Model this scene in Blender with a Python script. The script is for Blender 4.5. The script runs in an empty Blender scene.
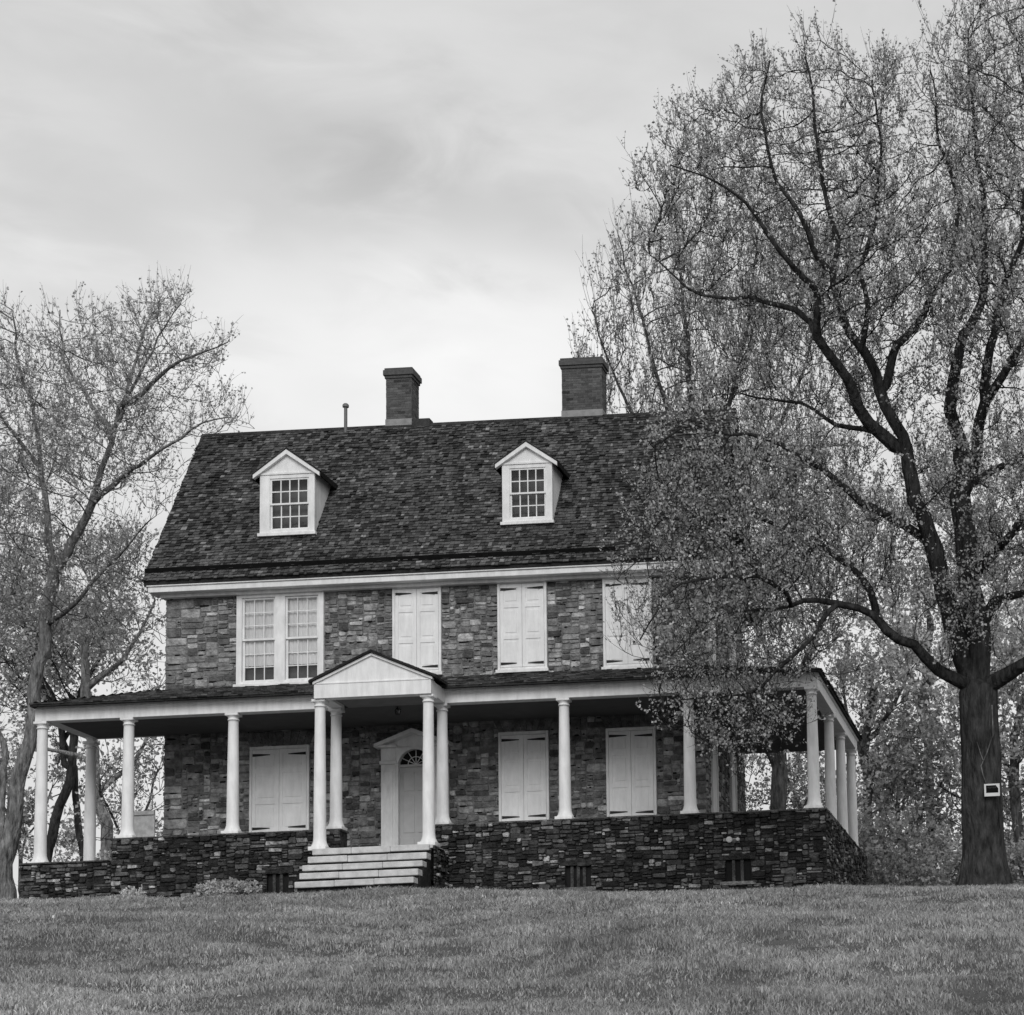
import bpy, bmesh, math, random
import numpy as np
from mathutils import Vector, Matrix, noise as mnoise, kdtree

rnd = random.Random(7)
C = bpy.context.scene.collection
R = math.radians

# ------------------------------------------------------------------ camera
FPX, CX, CY = 2193.8, 1019.7, 862.84
YAW, PITCH, ROLL = .032, .1288, -.0382
CAM = np.array([6.376, -50.578, -8.044])
cyw, syw, cp_, sp_, cr_, sr_ = (math.cos(YAW), math.sin(YAW), math.cos(PITCH), math.sin(PITCH), math.cos(ROLL), math.sin(ROLL))
_rt = np.array([cyw, syw, 0.]); FW = np.array([-syw * cp_, cyw * cp_, sp_]); _up = np.cross(_rt, FW)
RT = cr_ * _rt + sr_ * _up; UP = -sr_ * _rt + cr_ * _up

def ray(u, v): return FW + RT * (u - CX) / FPX - UP * (v - CY) / FPX
def at(u, v, Y):
    """world point measured from the photograph, on the vertical plane at depth Y"""
    d = ray(u, v); return CAM + d * (Y - CAM[1]) / d[1]

cam = bpy.data.cameras.new('camera'); camo = bpy.data.objects.new('camera', cam); C.objects.link(camo)
m = Matrix(((RT[0], UP[0], -FW[0], CAM[0]), (RT[1], UP[1], -FW[1], CAM[1]), (RT[2], UP[2], -FW[2], CAM[2]), (0, 0, 0, 1)))
camo.matrix_world = m
cam.sensor_fit = 'HORIZONTAL'; cam.sensor_width = 36; cam.lens = FPX / 1024 * 36
cam.shift_x = (512 - CX) / 1024; cam.shift_y = (CY - 507.5) / 1024
cam.clip_start = .5; cam.clip_end = 6000
bpy.context.scene.camera = camo

# ------------------------------------------------------------------ light
SUN_EL, SUN_AZ = R(31), R(12)          # azimuth measured from straight behind the camera, negative = from the left
sd = Vector((math.sin(SUN_AZ) * math.cos(SUN_EL), -math.cos(SUN_AZ) * math.cos(SUN_EL), math.sin(SUN_EL)))   # towards the sun
sun = bpy.data.lights.new('sun', 'SUN'); sun.energy = 1.62; sun.angle = R(32); sun.color = (1, 1, 1)
suno = bpy.data.objects.new('sun', sun); C.objects.link(suno)
suno.rotation_euler = sd.to_track_quat('Z', 'Y').to_euler()

w = bpy.data.worlds.new('World'); bpy.context.scene.world = w; w.use_nodes = True
nt = w.node_tree; nt.nodes.clear()
def wn(t, **k):
    n = nt.nodes.new(t)
    for a, b in k.items(): setattr(n, a, b)
    return n
L = nt.links.new
def wmath(op, a, b=None, clamp=False):
    n = wn('ShaderNodeMath', operation=op, use_clamp=clamp)
    for i, s in enumerate((a, b)):
        if s is None: continue
        if isinstance(s, (int, float)): n.inputs[i].default_value = s
        else: L(s, n.inputs[i])
    return n.outputs[0]
tc = wn('ShaderNodeTexCoord')
sky = wn('ShaderNodeTexSky', sky_type='NISHITA', sun_disc=False, sun_elevation=SUN_EL, sun_rotation=math.atan2(sd.x, sd.y), dust_density=4)
bw = wn('ShaderNodeRGBToBW'); L(sky.outputs[0], bw.inputs[0])
mp = wn('ShaderNodeMapping'); mp.inputs['Scale'].default_value = (1, 1, 2.6); L(tc.outputs['Generated'], mp.inputs[0])
ns = wn('ShaderNodeTexNoise'); ns.inputs['Scale'].default_value = 4.2; ns.inputs['Detail'].default_value = 5; ns.inputs['Roughness'].default_value = .5
ns.inputs['Distortion'].default_value = .35
L(mp.outputs[0], ns.inputs['Vector'])
sx = wn('ShaderNodeSeparateXYZ'); L(tc.outputs['Generated'], sx.inputs[0])
n2 = wn('ShaderNodeTexNoise'); n2.inputs['Scale'].default_value = 13; n2.inputs['Detail'].default_value = 6; n2.inputs['Roughness'].default_value = .55; n2.inputs['Distortion'].default_value = .6
L(mp.outputs[0], n2.inputs['Vector'])
def lobe(u, v, width, flat=1.0):
    """soft cloud mass round a sky direction: 1 at its heart, 0 outside"""
    d = ray(u, v); d = d / np.linalg.norm(d)
    sub = wn('ShaderNodeVectorMath', operation='SUBTRACT'); L(tc.outputs['Generated'], sub.inputs[0]); sub.inputs[1].default_value = tuple(d)
    mul = wn('ShaderNodeVectorMath', operation='MULTIPLY'); L(sub.outputs[0], mul.inputs[0]); mul.inputs[1].default_value = (1, 1, flat)
    wob = wn('ShaderNodeVectorMath', operation='LENGTH'); L(mul.outputs[0], wob.inputs[0])
    q = wmath('ADD', wob.outputs['Value'], wmath('MULTIPLY', wmath('SUBTRACT', ns.outputs['Fac'], .5), width * 1.3)); q = wmath('ADD', q, wmath('MULTIPLY', wmath('SUBTRACT', n2.outputs['Fac'], .5), width * .9))
    mr = wn('ShaderNodeMapRange', interpolation_type='SMOOTHERSTEP'); L(q, mr.inputs[0])
    mr.inputs[1].default_value = width * .92; mr.inputs[2].default_value = width * .25; mr.inputs[3].default_value = 0; mr.inputs[4].default_value = 1
    return mr.outputs[0]
mr = wn('ShaderNodeMapRange', interpolation_type='SMOOTHSTEP'); L(sx.outputs[2], mr.inputs[0])
mr.inputs[1].default_value = .50; mr.inputs[2].default_value = .28; mr.inputs[3].default_value = .665; mr.inputs[4].default_value = .80
v = wmath('ADD', mr.outputs[0], wmath('MULTIPLY', wmath('SUBTRACT', ns.outputs['Fac'], .5), .36))
v = wmath('ADD', v, wmath('MULTIPLY', wmath('SUBTRACT', n2.outputs['Fac'], .5), .17))
v = wmath('ADD', v, wmath('MULTIPLY', lobe(450, 345, .135, 1.5), .17))
v = wmath('ADD', v, wmath('MULTIPLY', lobe(10, 220, .14, 1.2), .08))
v = wmath('SUBTRACT', v, wmath('MULTIPLY', lobe(230, 130, .17, 1.9), .09))
v = wmath('SUBTRACT', v, wmath('MULTIPLY', lobe(500, 205, .12, 2.6), .11))
v = wmath('MULTIPLY', v, 10.0)
mx = wn('ShaderNodeMix', data_type='FLOAT'); mx.inputs[0].default_value = .05; L(v, mx.inputs[2]); L(bw.outputs[0], mx.inputs[3])
bg = wn('ShaderNodeBackground'); bg.inputs['Strength'].default_value = .1; L(mx.outputs[0], bg.inputs[0])
out = wn('ShaderNodeOutputWorld'); L(bg.outputs[0], out.inputs[0])

vs = bpy.context.scene.view_settings
vs.view_transform = 'Standard'; vs.look = 'None'; vs.exposure = 0; vs.gamma = 1; vs.use_curve_mapping = False
cyc = bpy.context.scene.cycles
cyc.max_bounces = 6; cyc.diffuse_bounces = 4; cyc.transparent_max_bounces = 4

# ------------------------------------------------------------------ materials (the photograph is black and white: neutral greys)
def material(name, grey, rough=.8, attr=False, nscale=6., namp=.25, bump=0., bscale=20., stretch=(1, 1, 1), translucent=0., spec=.3, detail=6., wash=0., wscale=.7, bdist=.03):
    mt = bpy.data.materials.new(name); mt.use_nodes = True
    t = mt.node_tree; b = t.nodes['Principled BSDF']; lk = t.links.new
    def N(ty, **k):
        n = t.nodes.new(ty)
        for a, c in k.items(): setattr(n, a, c)
        return n
    co = N('ShaderNodeTexCoord'); mpp = N('ShaderNodeMapping'); mpp.inputs['Scale'].default_value = stretch
    lk(co.outputs['Object'], mpp.inputs[0])
    nz = N('ShaderNodeTexNoise'); nz.inputs['Scale'].default_value = nscale; nz.inputs['Detail'].default_value = detail; nz.inputs['Roughness'].default_value = .6
    lk(mpp.outputs[0], nz.inputs['Vector'])
    r = N('ShaderNodeMapRange'); lk(nz.outputs['Fac'], r.inputs[0])
    r.inputs[1].default_value = .25; r.inputs[2].default_value = .75; r.inputs[3].default_value = 1 - namp; r.inputs[4].default_value = 1 + namp
    mu = N('ShaderNodeMath', operation='MULTIPLY'); lk(r.outputs[0], mu.inputs[0])
    if attr:
        at_ = N('ShaderNodeAttribute'); at_.attribute_name = 'tone'; lk(at_.outputs['Fac'], mu.inputs[1])
    else: mu.inputs[1].default_value = grey
    if wash:                                   # broad weathering, patches a metre or so across
        wz = N('ShaderNodeTexNoise'); wz.inputs['Scale'].default_value = wscale; wz.inputs['Detail'].default_value = 7; wz.inputs['Roughness'].default_value = .65
        lk(co.outputs['Object'], wz.inputs['Vector'])
        wr_ = N('ShaderNodeMapRange'); lk(wz.outputs['Fac'], wr_.inputs[0]); wr_.inputs[1].default_value = .3; wr_.inputs[2].default_value = .7; wr_.inputs[3].default_value = 1 - wash; wr_.inputs[4].default_value = 1 + wash
        mu2 = N('ShaderNodeMath', operation='MULTIPLY'); lk(mu.outputs[0], mu2.inputs[0]); lk(wr_.outputs[0], mu2.inputs[1]); mu = mu2
    cl = N('ShaderNodeMath', operation='MINIMUM'); lk(mu.outputs[0], cl.inputs[0]); cl.inputs[1].default_value = .85
    lk(cl.outputs[0], b.inputs['Base Color'])
    b.inputs['Roughness'].default_value = rough; b.inputs['Specular IOR Level'].default_value = spec
    if bump:
        bz = N('ShaderNodeTexNoise'); bz.inputs['Scale'].default_value = bscale; bz.inputs['Detail'].default_value = 5
        lk(mpp.outputs[0], bz.inputs['Vector'])
        bp = N('ShaderNodeBump'); bp.inputs['Strength'].default_value = bump; bp.inputs['Distance'].default_value = bdist
        lk(bz.outputs['Fac'], bp.inputs['Height']); lk(bp.outputs[0], b.inputs['Normal'])
    if translucent:
        tr = N('ShaderNodeBsdfTranslucent'); lk(cl.outputs[0], tr.inputs[0])
        ms = N('ShaderNodeMixShader'); ms.inputs[0].default_value = translucent
        lk(b.outputs[0], ms.inputs[1]); lk(tr.outputs[0], ms.inputs[2]); lk(ms.outputs[0], t.nodes['Material Output'].inputs[0])
    return mt

M = dict(
    white=material('white_paint', .78, .6, nscale=9, namp=.14, bump=.15, bscale=30, stretch=(1, 1, .18), wash=.07, wscale=2.5),
    trim=material('old_white_trim', .74, .6, nscale=8, namp=.15, bump=.15, bscale=25, stretch=(1, 1, .3), wash=.08, wscale=2.),
    shutter=material('shutter_paint', .76, .65, nscale=10, namp=.10, bump=.12, bscale=40, stretch=(1, 1, .2), wash=.07, wscale=2.2),
    door=material('door_paint', .5, .6, nscale=4, namp=.08),
    iron=material('black_iron', .015, .6, namp=.3),
    stone=material('rubble_stone', .2, .9, attr=True, nscale=6, namp=.62, bump=1., bscale=18, wash=.38, wscale=1.6, bdist=.05),
    dark_stone=material('porch_stone', .1, .9, attr=True, nscale=8, namp=.8, bump=1., bscale=20, wash=.5, wscale=1.9, bdist=.06),
    brick=material('chimney_brick', .1, .9, attr=True, nscale=12, namp=.3, bump=.4, bscale=40),
    shingle=material('wood_shingle', .06, .95, attr=True, nscale=10, namp=.5, bump=.6, bscale=45, spec=.15, wash=.35, wscale=1.1),
    gutter=material('dark_gutter', .008, .95, namp=.3, spec=.02),
    flash=material('pale_flashing', .25, .6, namp=.3),
    metal=material('grey_metal', .14, .5, namp=.2),
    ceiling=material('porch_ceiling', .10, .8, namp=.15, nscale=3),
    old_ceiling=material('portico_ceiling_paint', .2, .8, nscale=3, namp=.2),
    boards=material('floor_boards', .10, .8, namp=.3, nscale=3),
    step=material('worn_step', .52, .75, nscale=5, namp=.28, bump=.3, bscale=30),
    bark=material('bark', .1, .95, attr=True, nscale=11, namp=.85, bump=1., bscale=13, stretch=(1, 1, .26), spec=.1, wash=.3, wscale=1.2, bdist=.12),
    leaf=material('leaf', .15, .6, attr=True, nscale=2, namp=.15, translucent=.38, spec=.25, detail=2.),
    grass=material('grass_blade', .15, .6, attr=True, nscale=.8, namp=.2, translucent=.25, spec=.2, detail=3.),
    soil=material('lawn_soil', .07, .95, nscale=1.6, namp=.5, bump=.5, bscale=9),
    curtain=material('curtain', .72, .9, nscale=2, namp=.1),
    dim=material('room_shade_grey', .10, .9, nscale=1.5, namp=.6),  # room shade and sky reflected in the panes, put into one grey
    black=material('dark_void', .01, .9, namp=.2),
    sign=material('sign_white', .58, .5, namp=.06),
    board=material('weathered_board', .48, .85, nscale=7, namp=.35),
)
gl = bpy.data.materials.new('window_glass'); gl.use_nodes = True
_t = gl.node_tree; _b = _t.nodes['Principled BSDF']
_b.inputs['Base Color'].default_value = (.9, .9, .9, 1); _b.inputs['Roughness'].default_value = .03
_tr = _t.nodes.new('ShaderNodeBsdfTransparent'); _tr.inputs[0].default_value = (.97, .97, .97, 1)
_gg = _t.nodes.new('ShaderNodeBsdfGlossy'); _gg.inputs['Roughness'].default_value = .03; _gg.inputs[0].default_value = (.9, .9, .9, 1)
_fr = _t.nodes.new('ShaderNodeFresnel'); _fr.inputs[0].default_value = 1.5
_ms = _t.nodes.new('ShaderNodeMixShader'); _t.links.new(_fr.outputs[0], _ms.inputs[0]); _t.links.new(_tr.outputs[0], _ms.inputs[1]); _t.links.new(_gg.outputs[0], _ms.inputs[2])
_t.links.new(_ms.outputs[0], _t.nodes['Material Output'].inputs[0])
M['glass'] = gl

# ------------------------------------------------------------------ mesh helpers
class MB:
    """collects faces, then links them as ONE mesh object"""
    def __init__(s): s.v = []; s.f = []; s.t = []
    def face(s, pts, tone=.2):
        i = len(s.v); s.v += [tuple(p) for p in pts]; s.f.append(tuple(range(i, i + len(pts)))); s.t += [tone] * len(pts)
    def box(s, x0, x1, y0, y1, z0, z1, tone=.2, bev=0.):
        if bev <= 0:
            p = [(x, y, z) for z in (z0, z1) for y in (y0, y1) for x in (x0, x1)]
            i = len(s.v); s.v += p; s.t += [tone] * 8
            s.f += [tuple(i + k for k in q) for q in ((0, 2, 3, 1), (4, 5, 7, 6), (0, 1, 5, 4), (2, 6, 7, 3), (0, 4, 6, 2), (1, 3, 7, 5))]
        else:
            bm = bmesh.new(); bmesh.ops.create_cube(bm, size=1)
            for q in bm.verts: q.co = ((x0 + x1) / 2 + q.co.x * (x1 - x0), (y0 + y1) / 2 + q.co.y * (y1 - y0), (z0 + z1) / 2 + q.co.z * (z1 - z0))
            bmesh.ops.bevel(bm, geom=bm.edges[:], offset=bev, segments=2, affect='EDGES', profile=.5)
            s.add_bm(bm, tone)
    def add_bm(s, bm, tone=.2):
        i = len(s.v); bm.verts.index_update(); s.v += [tuple(q.co) for q in bm.verts]; s.t += [tone] * len(bm.verts)
        s.f += [tuple(i + q.index for q in f.verts) for f in bm.faces]; bm.free()
    def prism(s, poly, a0, a1, axis='y', tone=.2):
        """poly: 2-D outline; extruded along axis from a0 to a1 (y: poly is x,z; x: poly is y,z)"""
        def pt(p, a): return (p[0], a, p[1]) if axis == 'y' else ((a, p[0], p[1]) if axis == 'x' else (p[0], p[1], a))
        n = len(poly); i = len(s.v)
        s.v += [pt(p, a0) for p in poly] + [pt(p, a1) for p in poly]; s.t += [tone] * (2 * n)
        s.f.append(tuple(i + k for k in range(n))); s.f.append(tuple(i + n + k for k in reversed(range(n))))
        for k in range(n):
            j = (k + 1) % n; s.f.append((i + k, i + n + k, i + n + j, i + j))
    def tube(s, pts, rad, sides=8, tone=.2, cap=True):
        i0 = len(s.v); prev = None
        pts = [Vector(p) for p in pts]
        for k, p in enumerate(pts):
            d = (pts[min(k + 1, len(pts) - 1)] - pts[max(k - 1, 0)]); d = d.normalized() if d.length > 1e-9 else Vector((0, 0, 1))
            if prev is None:
                a = d.orthogonal().normalized()
            else:
                a = prev - d * prev.dot(d); a = a.normalized() if a.length > 1e-6 else d.orthogonal().normalized()
            prev = a; b = d.cross(a); r = rad[k] if hasattr(rad, '__len__') else rad
            for q in range(sides):
                an = 2 * math.pi * q / sides; s.v.append(tuple(p + (a * math.cos(an) + b * math.sin(an)) * r)); s.t.append(tone)
            if k:
                o = i0 + (k - 1) * sides
                for q in range(sides):
                    j = (q + 1) % sides; s.f.append((o + q, o + j, o + sides + j, o + sides + q))
        if cap:
            s.f.append(tuple(i0 + q for q in reversed(range(sides)))); o = i0 + (len(pts) - 1) * sides; s.f.append(tuple(o + q for q in range(sides)))
    def lathe(s, prof, cx, cy, sides=24, tone=.2):
        i0 = len(s.v)
        for k, (r, z) in enumerate(prof):
            for q in range(sides):
                an = 2 * math.pi * q / sides; s.v.append((cx + r * math.cos(an), cy + r * math.sin(an), z)); s.t.append(tone)
            if k:
                o = i0 + (k - 1) * sides
                for q in range(sides):
                    j = (q + 1) % sides; s.f.append((o + q, o + j, o + sides + j, o + sides + q))
    def build(s, name, mat, parent=None, smooth=False):
        me = bpy.data.meshes.new(name); me.from_pydata(s.v, [], s.f)
        a = me.attributes.new('tone', 'FLOAT', 'POINT'); a.data.foreach_set('value', np.array(s.t, dtype=np.float32))
        me.materials.append(M[mat] if isinstance(mat, str) else mat)
        if smooth: me.polygons.foreach_set('use_smooth', [True] * len(me.polygons))
        me.update(); o = bpy.data.objects.new(name, me); C.objects.link(o)
        if parent is not None: o.parent = parent
        return o

def np_mesh(name, verts, faces, tones, mat, parent=None):
    """verts (n,3), faces (m,k) numpy"""
    me = bpy.data.meshes.new(name); k = faces.shape[1]; mcount = len(faces)
    me.vertices.add(len(verts)); me.vertices.foreach_set('co', verts.astype(np.float32).ravel())
    me.loops.add(mcount * k); me.loops.foreach_set('vertex_index', faces.astype(np.int32).ravel())
    me.polygons.add(mcount); me.polygons.foreach_set('loop_start', np.arange(0, mcount * k, k, dtype=np.int32))
    me.polygons.foreach_set('loop_total', np.full(mcount, k, dtype=np.int32))
    a = me.attributes.new('tone', 'FLOAT', 'POINT'); a.data.foreach_set('value', tones.astype(np.float32))
    me.materials.append(M[mat]); me.update(calc_edges=True); me.validate()
    o = bpy.data.objects.new(name, me); C.objects.link(o)
    if parent is not None: o.parent = parent
    return o

def tag(o, label=None, cat=None, group=None, kind=None):
    if label: o['label'] = label
    if cat: o['category'] = cat
    if group: o['group'] = group
    if kind: o['kind'] = kind
    return o
def empty(name, loc, label, cat, group=None):
    o = bpy.data.objects.new(name, None); o.location = (0, 0, 0); C.objects.link(o)
    tag(o, label, cat, group); o.empty_display_size = .2
    o.location = loc
    return o
def rooted(o, root):
    """keep world coordinates while parented to a root that sits at its own base point"""
    o.parent = root; o.matrix_parent_inverse = Matrix.Translation(root.location).inverted(); return o

# ------------------------------------------------------------------ ground
def ground_z(x, y):
    x = np.asarray(x, float); y = np.asarray(y, float)
    crest = -2.37 - .0250 * np.clip(x, -40, 40)               # height of the crest line near Y = -4.5
    crest = crest + .03 * np.sin(x * .7 + 1) + .02 * np.sin(x * 1.9)
    s = y + 4.6
    slope = np.where(s < 0, .1655 * s, 0)
    bowl = -.30 * np.exp(-((s + 25) / 9.) ** 2) + .22 * np.exp(-((s + 14.5 + .12 * (x + 5)) / 3.) ** 2)
    t = np.clip(s / 4.5, 0, 1); top = .40 * (t * t * (3 - 2 * t)) * np.clip(1 - .012 * (x + 18), .5, 1)
    knee = -.10 * np.exp(-(s / 2.2) ** 2)
    back = -np.clip(y - 12, 0, 60) * .02
    und = .05 * np.sin(x * .55 + y * .31) + .04 * np.sin(x * .21 - y * .5 + 2) + .025 * np.sin(x * 1.3 + 1.1 * y)
    und = und + .07 * np.sin(x * 1.1 + 1.7 * np.sin(y * .9)) * np.sin(y * 1.5 + x * .35) + .04 * np.sin(x * 2.3 + y) * np.sin(y * 2.9 - x * .6)
    und = und * np.clip(-s / 6, 0, 1)
    crest = crest + .14 * np.exp(-((x + 9.5) / 3.5) ** 2) * np.exp(-((y + 2.5) / 2.6) ** 2)
    low = np.maximum(crest + slope + bowl * (s < 0) + top + knee + back + und, -10.6 - .002 * np.abs(y))
    return low
def grid_axis(a, b, step, far):
    core = np.arange(a, b + 1e-6, step)
    ext = np.geomspace(step * 2, far, 26)
    return np.concatenate([a - ext[::-1], core, b + ext])
gx = grid_axis(-30, 18, .5, 3000); gy = grid_axis(-52, 14, .5, 3000)
GX, GY = np.meshgrid(gx, gy); GZ = ground_z(GX, GY)
nv = np.stack([GX.ravel(), GY.ravel(), GZ.ravel()], 1)
ii = np.arange(len(gy) * len(gx)).reshape(len(gy), len(gx))
gf = np.stack([ii[:-1, :-1].ravel(), ii[:-1, 1:].ravel(), ii[1:, 1:].ravel(), ii[1:, :-1].ravel()], 1)
go = np_mesh('ground', nv, gf, np.full(len(nv), .07), 'soil'); tag(go, 'grassy slope rising to the house', 'ground', kind='structure')
go.data.polygons.foreach_set('use_smooth', [True] * len(go.data.polygons))

# ------------------------------------------------------------------ rubble masonry
def split_holes(r, holes, mn=.03):
    out = [r]
    for h in holes:
        nx = []
        for (a, b, c, d) in out:
            if a >= h[1] or b <= h[0] or c >= h[3] or d <= h[2]: nx.append((a, b, c, d)); continue
            if a < h[0]: nx.append((a, h[0], c, d))
            if b > h[1]: nx.append((h[1], b, c, d))
            m0, m1 = max(a, h[0]), min(b, h[1])
            if c < h[2]: nx.append((m0, m1, c, h[2]))
            if d > h[3]: nx.append((m0, m1, h[3], d))
        out = [q for q in nx if q[1] - q[0] > mn and q[3] - q[2] > mn]
    return out
def masonry(mb, o, ud, nd, w, h, holes=(), hs=(.07, .19), wsz=(.14, .48), tone=None, mortar=.2, gap=.010, prot=(.008, .035), clip=None, quoin=0., jit=.024, seed=1, bricks=False, deep=.24):
    """stones on the plane through o spanned by ud and +Z, standing proud along nd"""
    rg = random.Random(seed); o = Vector(o); ud = Vector(ud); nd = Vector(nd); zd = Vector((0, 0, 1))
    def pt(u, v_, d): return o + ud * u + zd * v_ + nd * d
    us = sorted({0, w, *[min(max(q, 0), w) for hh in holes for q in hh[:2]]}); vs_ = sorted({0, h, *[min(max(q, 0), h) for hh in holes for q in hh[2:]]})
    if clip is None:
        for a, b in zip(us, us[1:]):
            for c, d in zip(vs_, vs_[1:]):
                if any(hh[0] <= (a + b) / 2 <= hh[1] and hh[2] <= (c + d) / 2 <= hh[3] for hh in holes): continue
                mb.face([pt(a, c, 0), pt(b, c, 0), pt(b, d, 0), pt(a, d, 0)], mortar)
    def stone(a, b, c, d):
        if clip and not clip((a + b) / 2, d): return
        g = gap * rg.uniform(.3, 1.7); a += g; b -= g; c += g * .8; d -= g * .8
        if b - a < .015 or d - c < .01: return
        W_, H_ = b - a, d - c; mnr = min(W_, H_)
        pr = rg.uniform(*prot); tn = tone(rg); tl = (rg.uniform(-.05, .05), rg.uniform(-.08, .08)) if not bricks else (0, 0)
        if bricks: P = [(a, c), (b, c), (b, d), (a, d)]
        else:
            j = lambda: rg.uniform(-jit, jit) * min(1, H_ / .09)
            k = [mnr * rg.choice((.06, .12, .2, .34)) for _ in range(8)]
            P = [(a + k[0], c + j() * .5), (b - k[1], c + j() * .5), (b + j() * .5, c + k[2]), (b + j() * .5, d - k[3]), (b - k[4], d + j() * .5), (a + k[5], d + j() * .5), (a + j() * .5, d - k[6]), (a + j() * .5, c + k[7])]
        P = [(min(max(p, 0), w), min(max(q, 0), h)) for p, q in P]; n = len(P); cu, cv = (a + b) / 2, (c + d) / 2; ins = .16 if not bricks else .04
        i = len(mb.v)
        mb.v += [tuple(pt(p, q, .0005)) for p, q in P]
        mb.v += [tuple(pt(p + (cu - p) * ins * min(1, .06 / max(W_, .06) * 2), q + (cv - q) * ins, pr + (p - cu) * tl[0] + (q - cv) * tl[1])) for p, q in P]
        mb.t += [tn] * (2 * n); mb.f.append(tuple(range(i + n, i + 2 * n)))
        for k in range(n): mb.f.append((i + k, i + (k + 1) % n, i + n + (k + 1) % n, i + n + k))
        if not bricks and rg.random() < deep:          # open joint where the pointing has fallen out
            u0 = a + W_ * rg.uniform(0, .5); u1 = u0 + W_ * rg.uniform(.3, .7); hh = rg.uniform(.02, .06); u1 = min(u1, w)
            mb.face([pt(u0, c - hh * .5, .004), pt((u0 + u1) / 2, c - hh * .7, .004), pt(u1, c - hh * .2, .004), pt(u1 - .02, c + hh * .3, pr + .003), pt(u0 + .02, c + hh * .3, pr + .003)], .008)
    if bricks:
        z = 0.; row = 0
        while z < h - .015:
            hh = min(rg.uniform(*hs), h - z); u = -.1 if row % 2 else 0.
            while u < w - .01:
                ww = rg.uniform(*wsz); stone(max(u, 0), min(u + ww, w), z, z + hh); u += ww
            z += hh; row += 1
        return
    cs = .03; nx, nz_ = int(round(w / cs)), int(round(h / cs)); fx, fz = w / nx, h / nz_
    occ = np.zeros((nz_, nx), bool)
    for hh in holes: occ[max(0, int(round(hh[2] / fz))):max(0, int(round(hh[3] / fz))), max(0, int(round(hh[0] / fx))):max(0, int(round(hh[1] / fx)))] = True
    for r_ in range(nz_):
        row = occ[r_]; c_ = 0
        while c_ < nx:
            if row[c_]: c_ += 1; continue
            e = c_
            while e < nx and not row[e]: e += 1
            q = quoin and (c_ * fx < .05 or nx - c_ < 14)
            hw = max(1, int(rg.triangular(hs[0], hs[1], hs[0] * .6 + hs[1] * .4) / fz * (1.5 if q else 1)))
            wn_ = max(2, int(rg.uniform(*wsz) / fx * (1.35 if q else 1) * (.6 if rg.random() < .25 else 1)))
            if e - c_ - wn_ < 3: wn_ = e - c_ if e - c_ < wsz[1] * 1.3 / fx else (e - c_) // 2
            hw = max(1, min(hw, int(wn_ * rg.choice((.3, .45, .6, .75, .95)) + .5)))
            t_ = 1
            while t_ < hw and r_ + t_ < nz_ and not occ[r_ + t_, c_:c_ + wn_].any(): t_ += 1
            if nz_ - r_ - t_ == 1: t_ += 0 if occ[nz_ - 1, c_:c_ + wn_].any() else 1
            occ[r_:r_ + t_, c_:c_ + wn_] = True
            stone(c_ * fx, (c_ + wn_) * fx, r_ * fz, (r_ + t_) * fz); c_ += wn_
def tone_house(rg):
    q = rg.random()
    if q < .06: return rg.uniform(.05, .10)
    if q < .20: return rg.uniform(.30, .46)
    return min(.5, max(.07, rg.gauss(.19, .06)))
def tone_porch(rg):
    q = rg.random()
    if q < .09: return rg.uniform(.16, .42)
    if q < .38: return rg.uniform(.012, .03)
    return max(.015, rg.gauss(.07, .035))
def tone_brick(rg): return max(.03, rg.gauss(.085, .02))

# ------------------------------------------------------------------ shingles
def shingles(mb, o, ud, sd_, length, x_lo, x_hi, expo=.15, wsz=(.10, .24), tone=None, seed=3, thick=.02, lift=.03):
    """o: eave start; ud along the eave; sd_ up the slope; x_lo/x_hi(t) give the row ends at slope distance t"""
    rg = random.Random(seed); o = Vector(o); ud = Vector(ud).normalized(); sd_ = Vector(sd_).normalized(); n = ud.cross(sd_).normalized()
    if n.z < 0: n = -n
    t = 0.; row = 0
    while t < length:
        a, b = x_lo(t), x_hi(t); u = a - (rg.random() * .1)
        drift = rg.uniform(-.012, .012)
        while u < b:
            ww = rg.uniform(*wsz); u0, u1 = max(u, a), min(u + ww, b)
            if u1 - u0 > .02:
                tb = t - rg.uniform(-.012, .022) + drift + .010 * math.sin(u * 1.3 + row); tt = min(t + expo * 1.25, length + .02)
                h0 = thick + (rg.uniform(0, lift) if rg.random() < .35 else rg.uniform(0, lift * .3)); h1 = h0 + rg.uniform(-.007, .007); tn = tone(rg)
                g = .004
                p = [o + ud * (u0 + g) + sd_ * tb + n * h0, o + ud * (u1 - g) + sd_ * tb + n * h1, o + ud * (u1 - g) + sd_ * tt + n * .004, o + ud * (u0 + g) + sd_ * tt + n * .004,
                     o + ud * (u0 + g) + sd_ * (tb + .003) + n * .0, o + ud * (u1 - g) + sd_ * (tb + .003) + n * .0]
                i = len(mb.v); mb.v += [tuple(q) for q in p]; mb.t += [tn] * 6
                mb.f += [(i, i + 1, i + 2, i + 3), (i + 4, i + 5, i + 1, i), (i + 4, i, i + 3), (i + 1, i + 5, i + 2)]
            u += ww
        t += expo; row += 1
def tone_shingle(rg):
    q = rg.random()
    if q < .03: return rg.uniform(.14, .24)
    if q < .20: return rg.uniform(.02, .035)
    return max(.025, rg.gauss(.078, .024))

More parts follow.
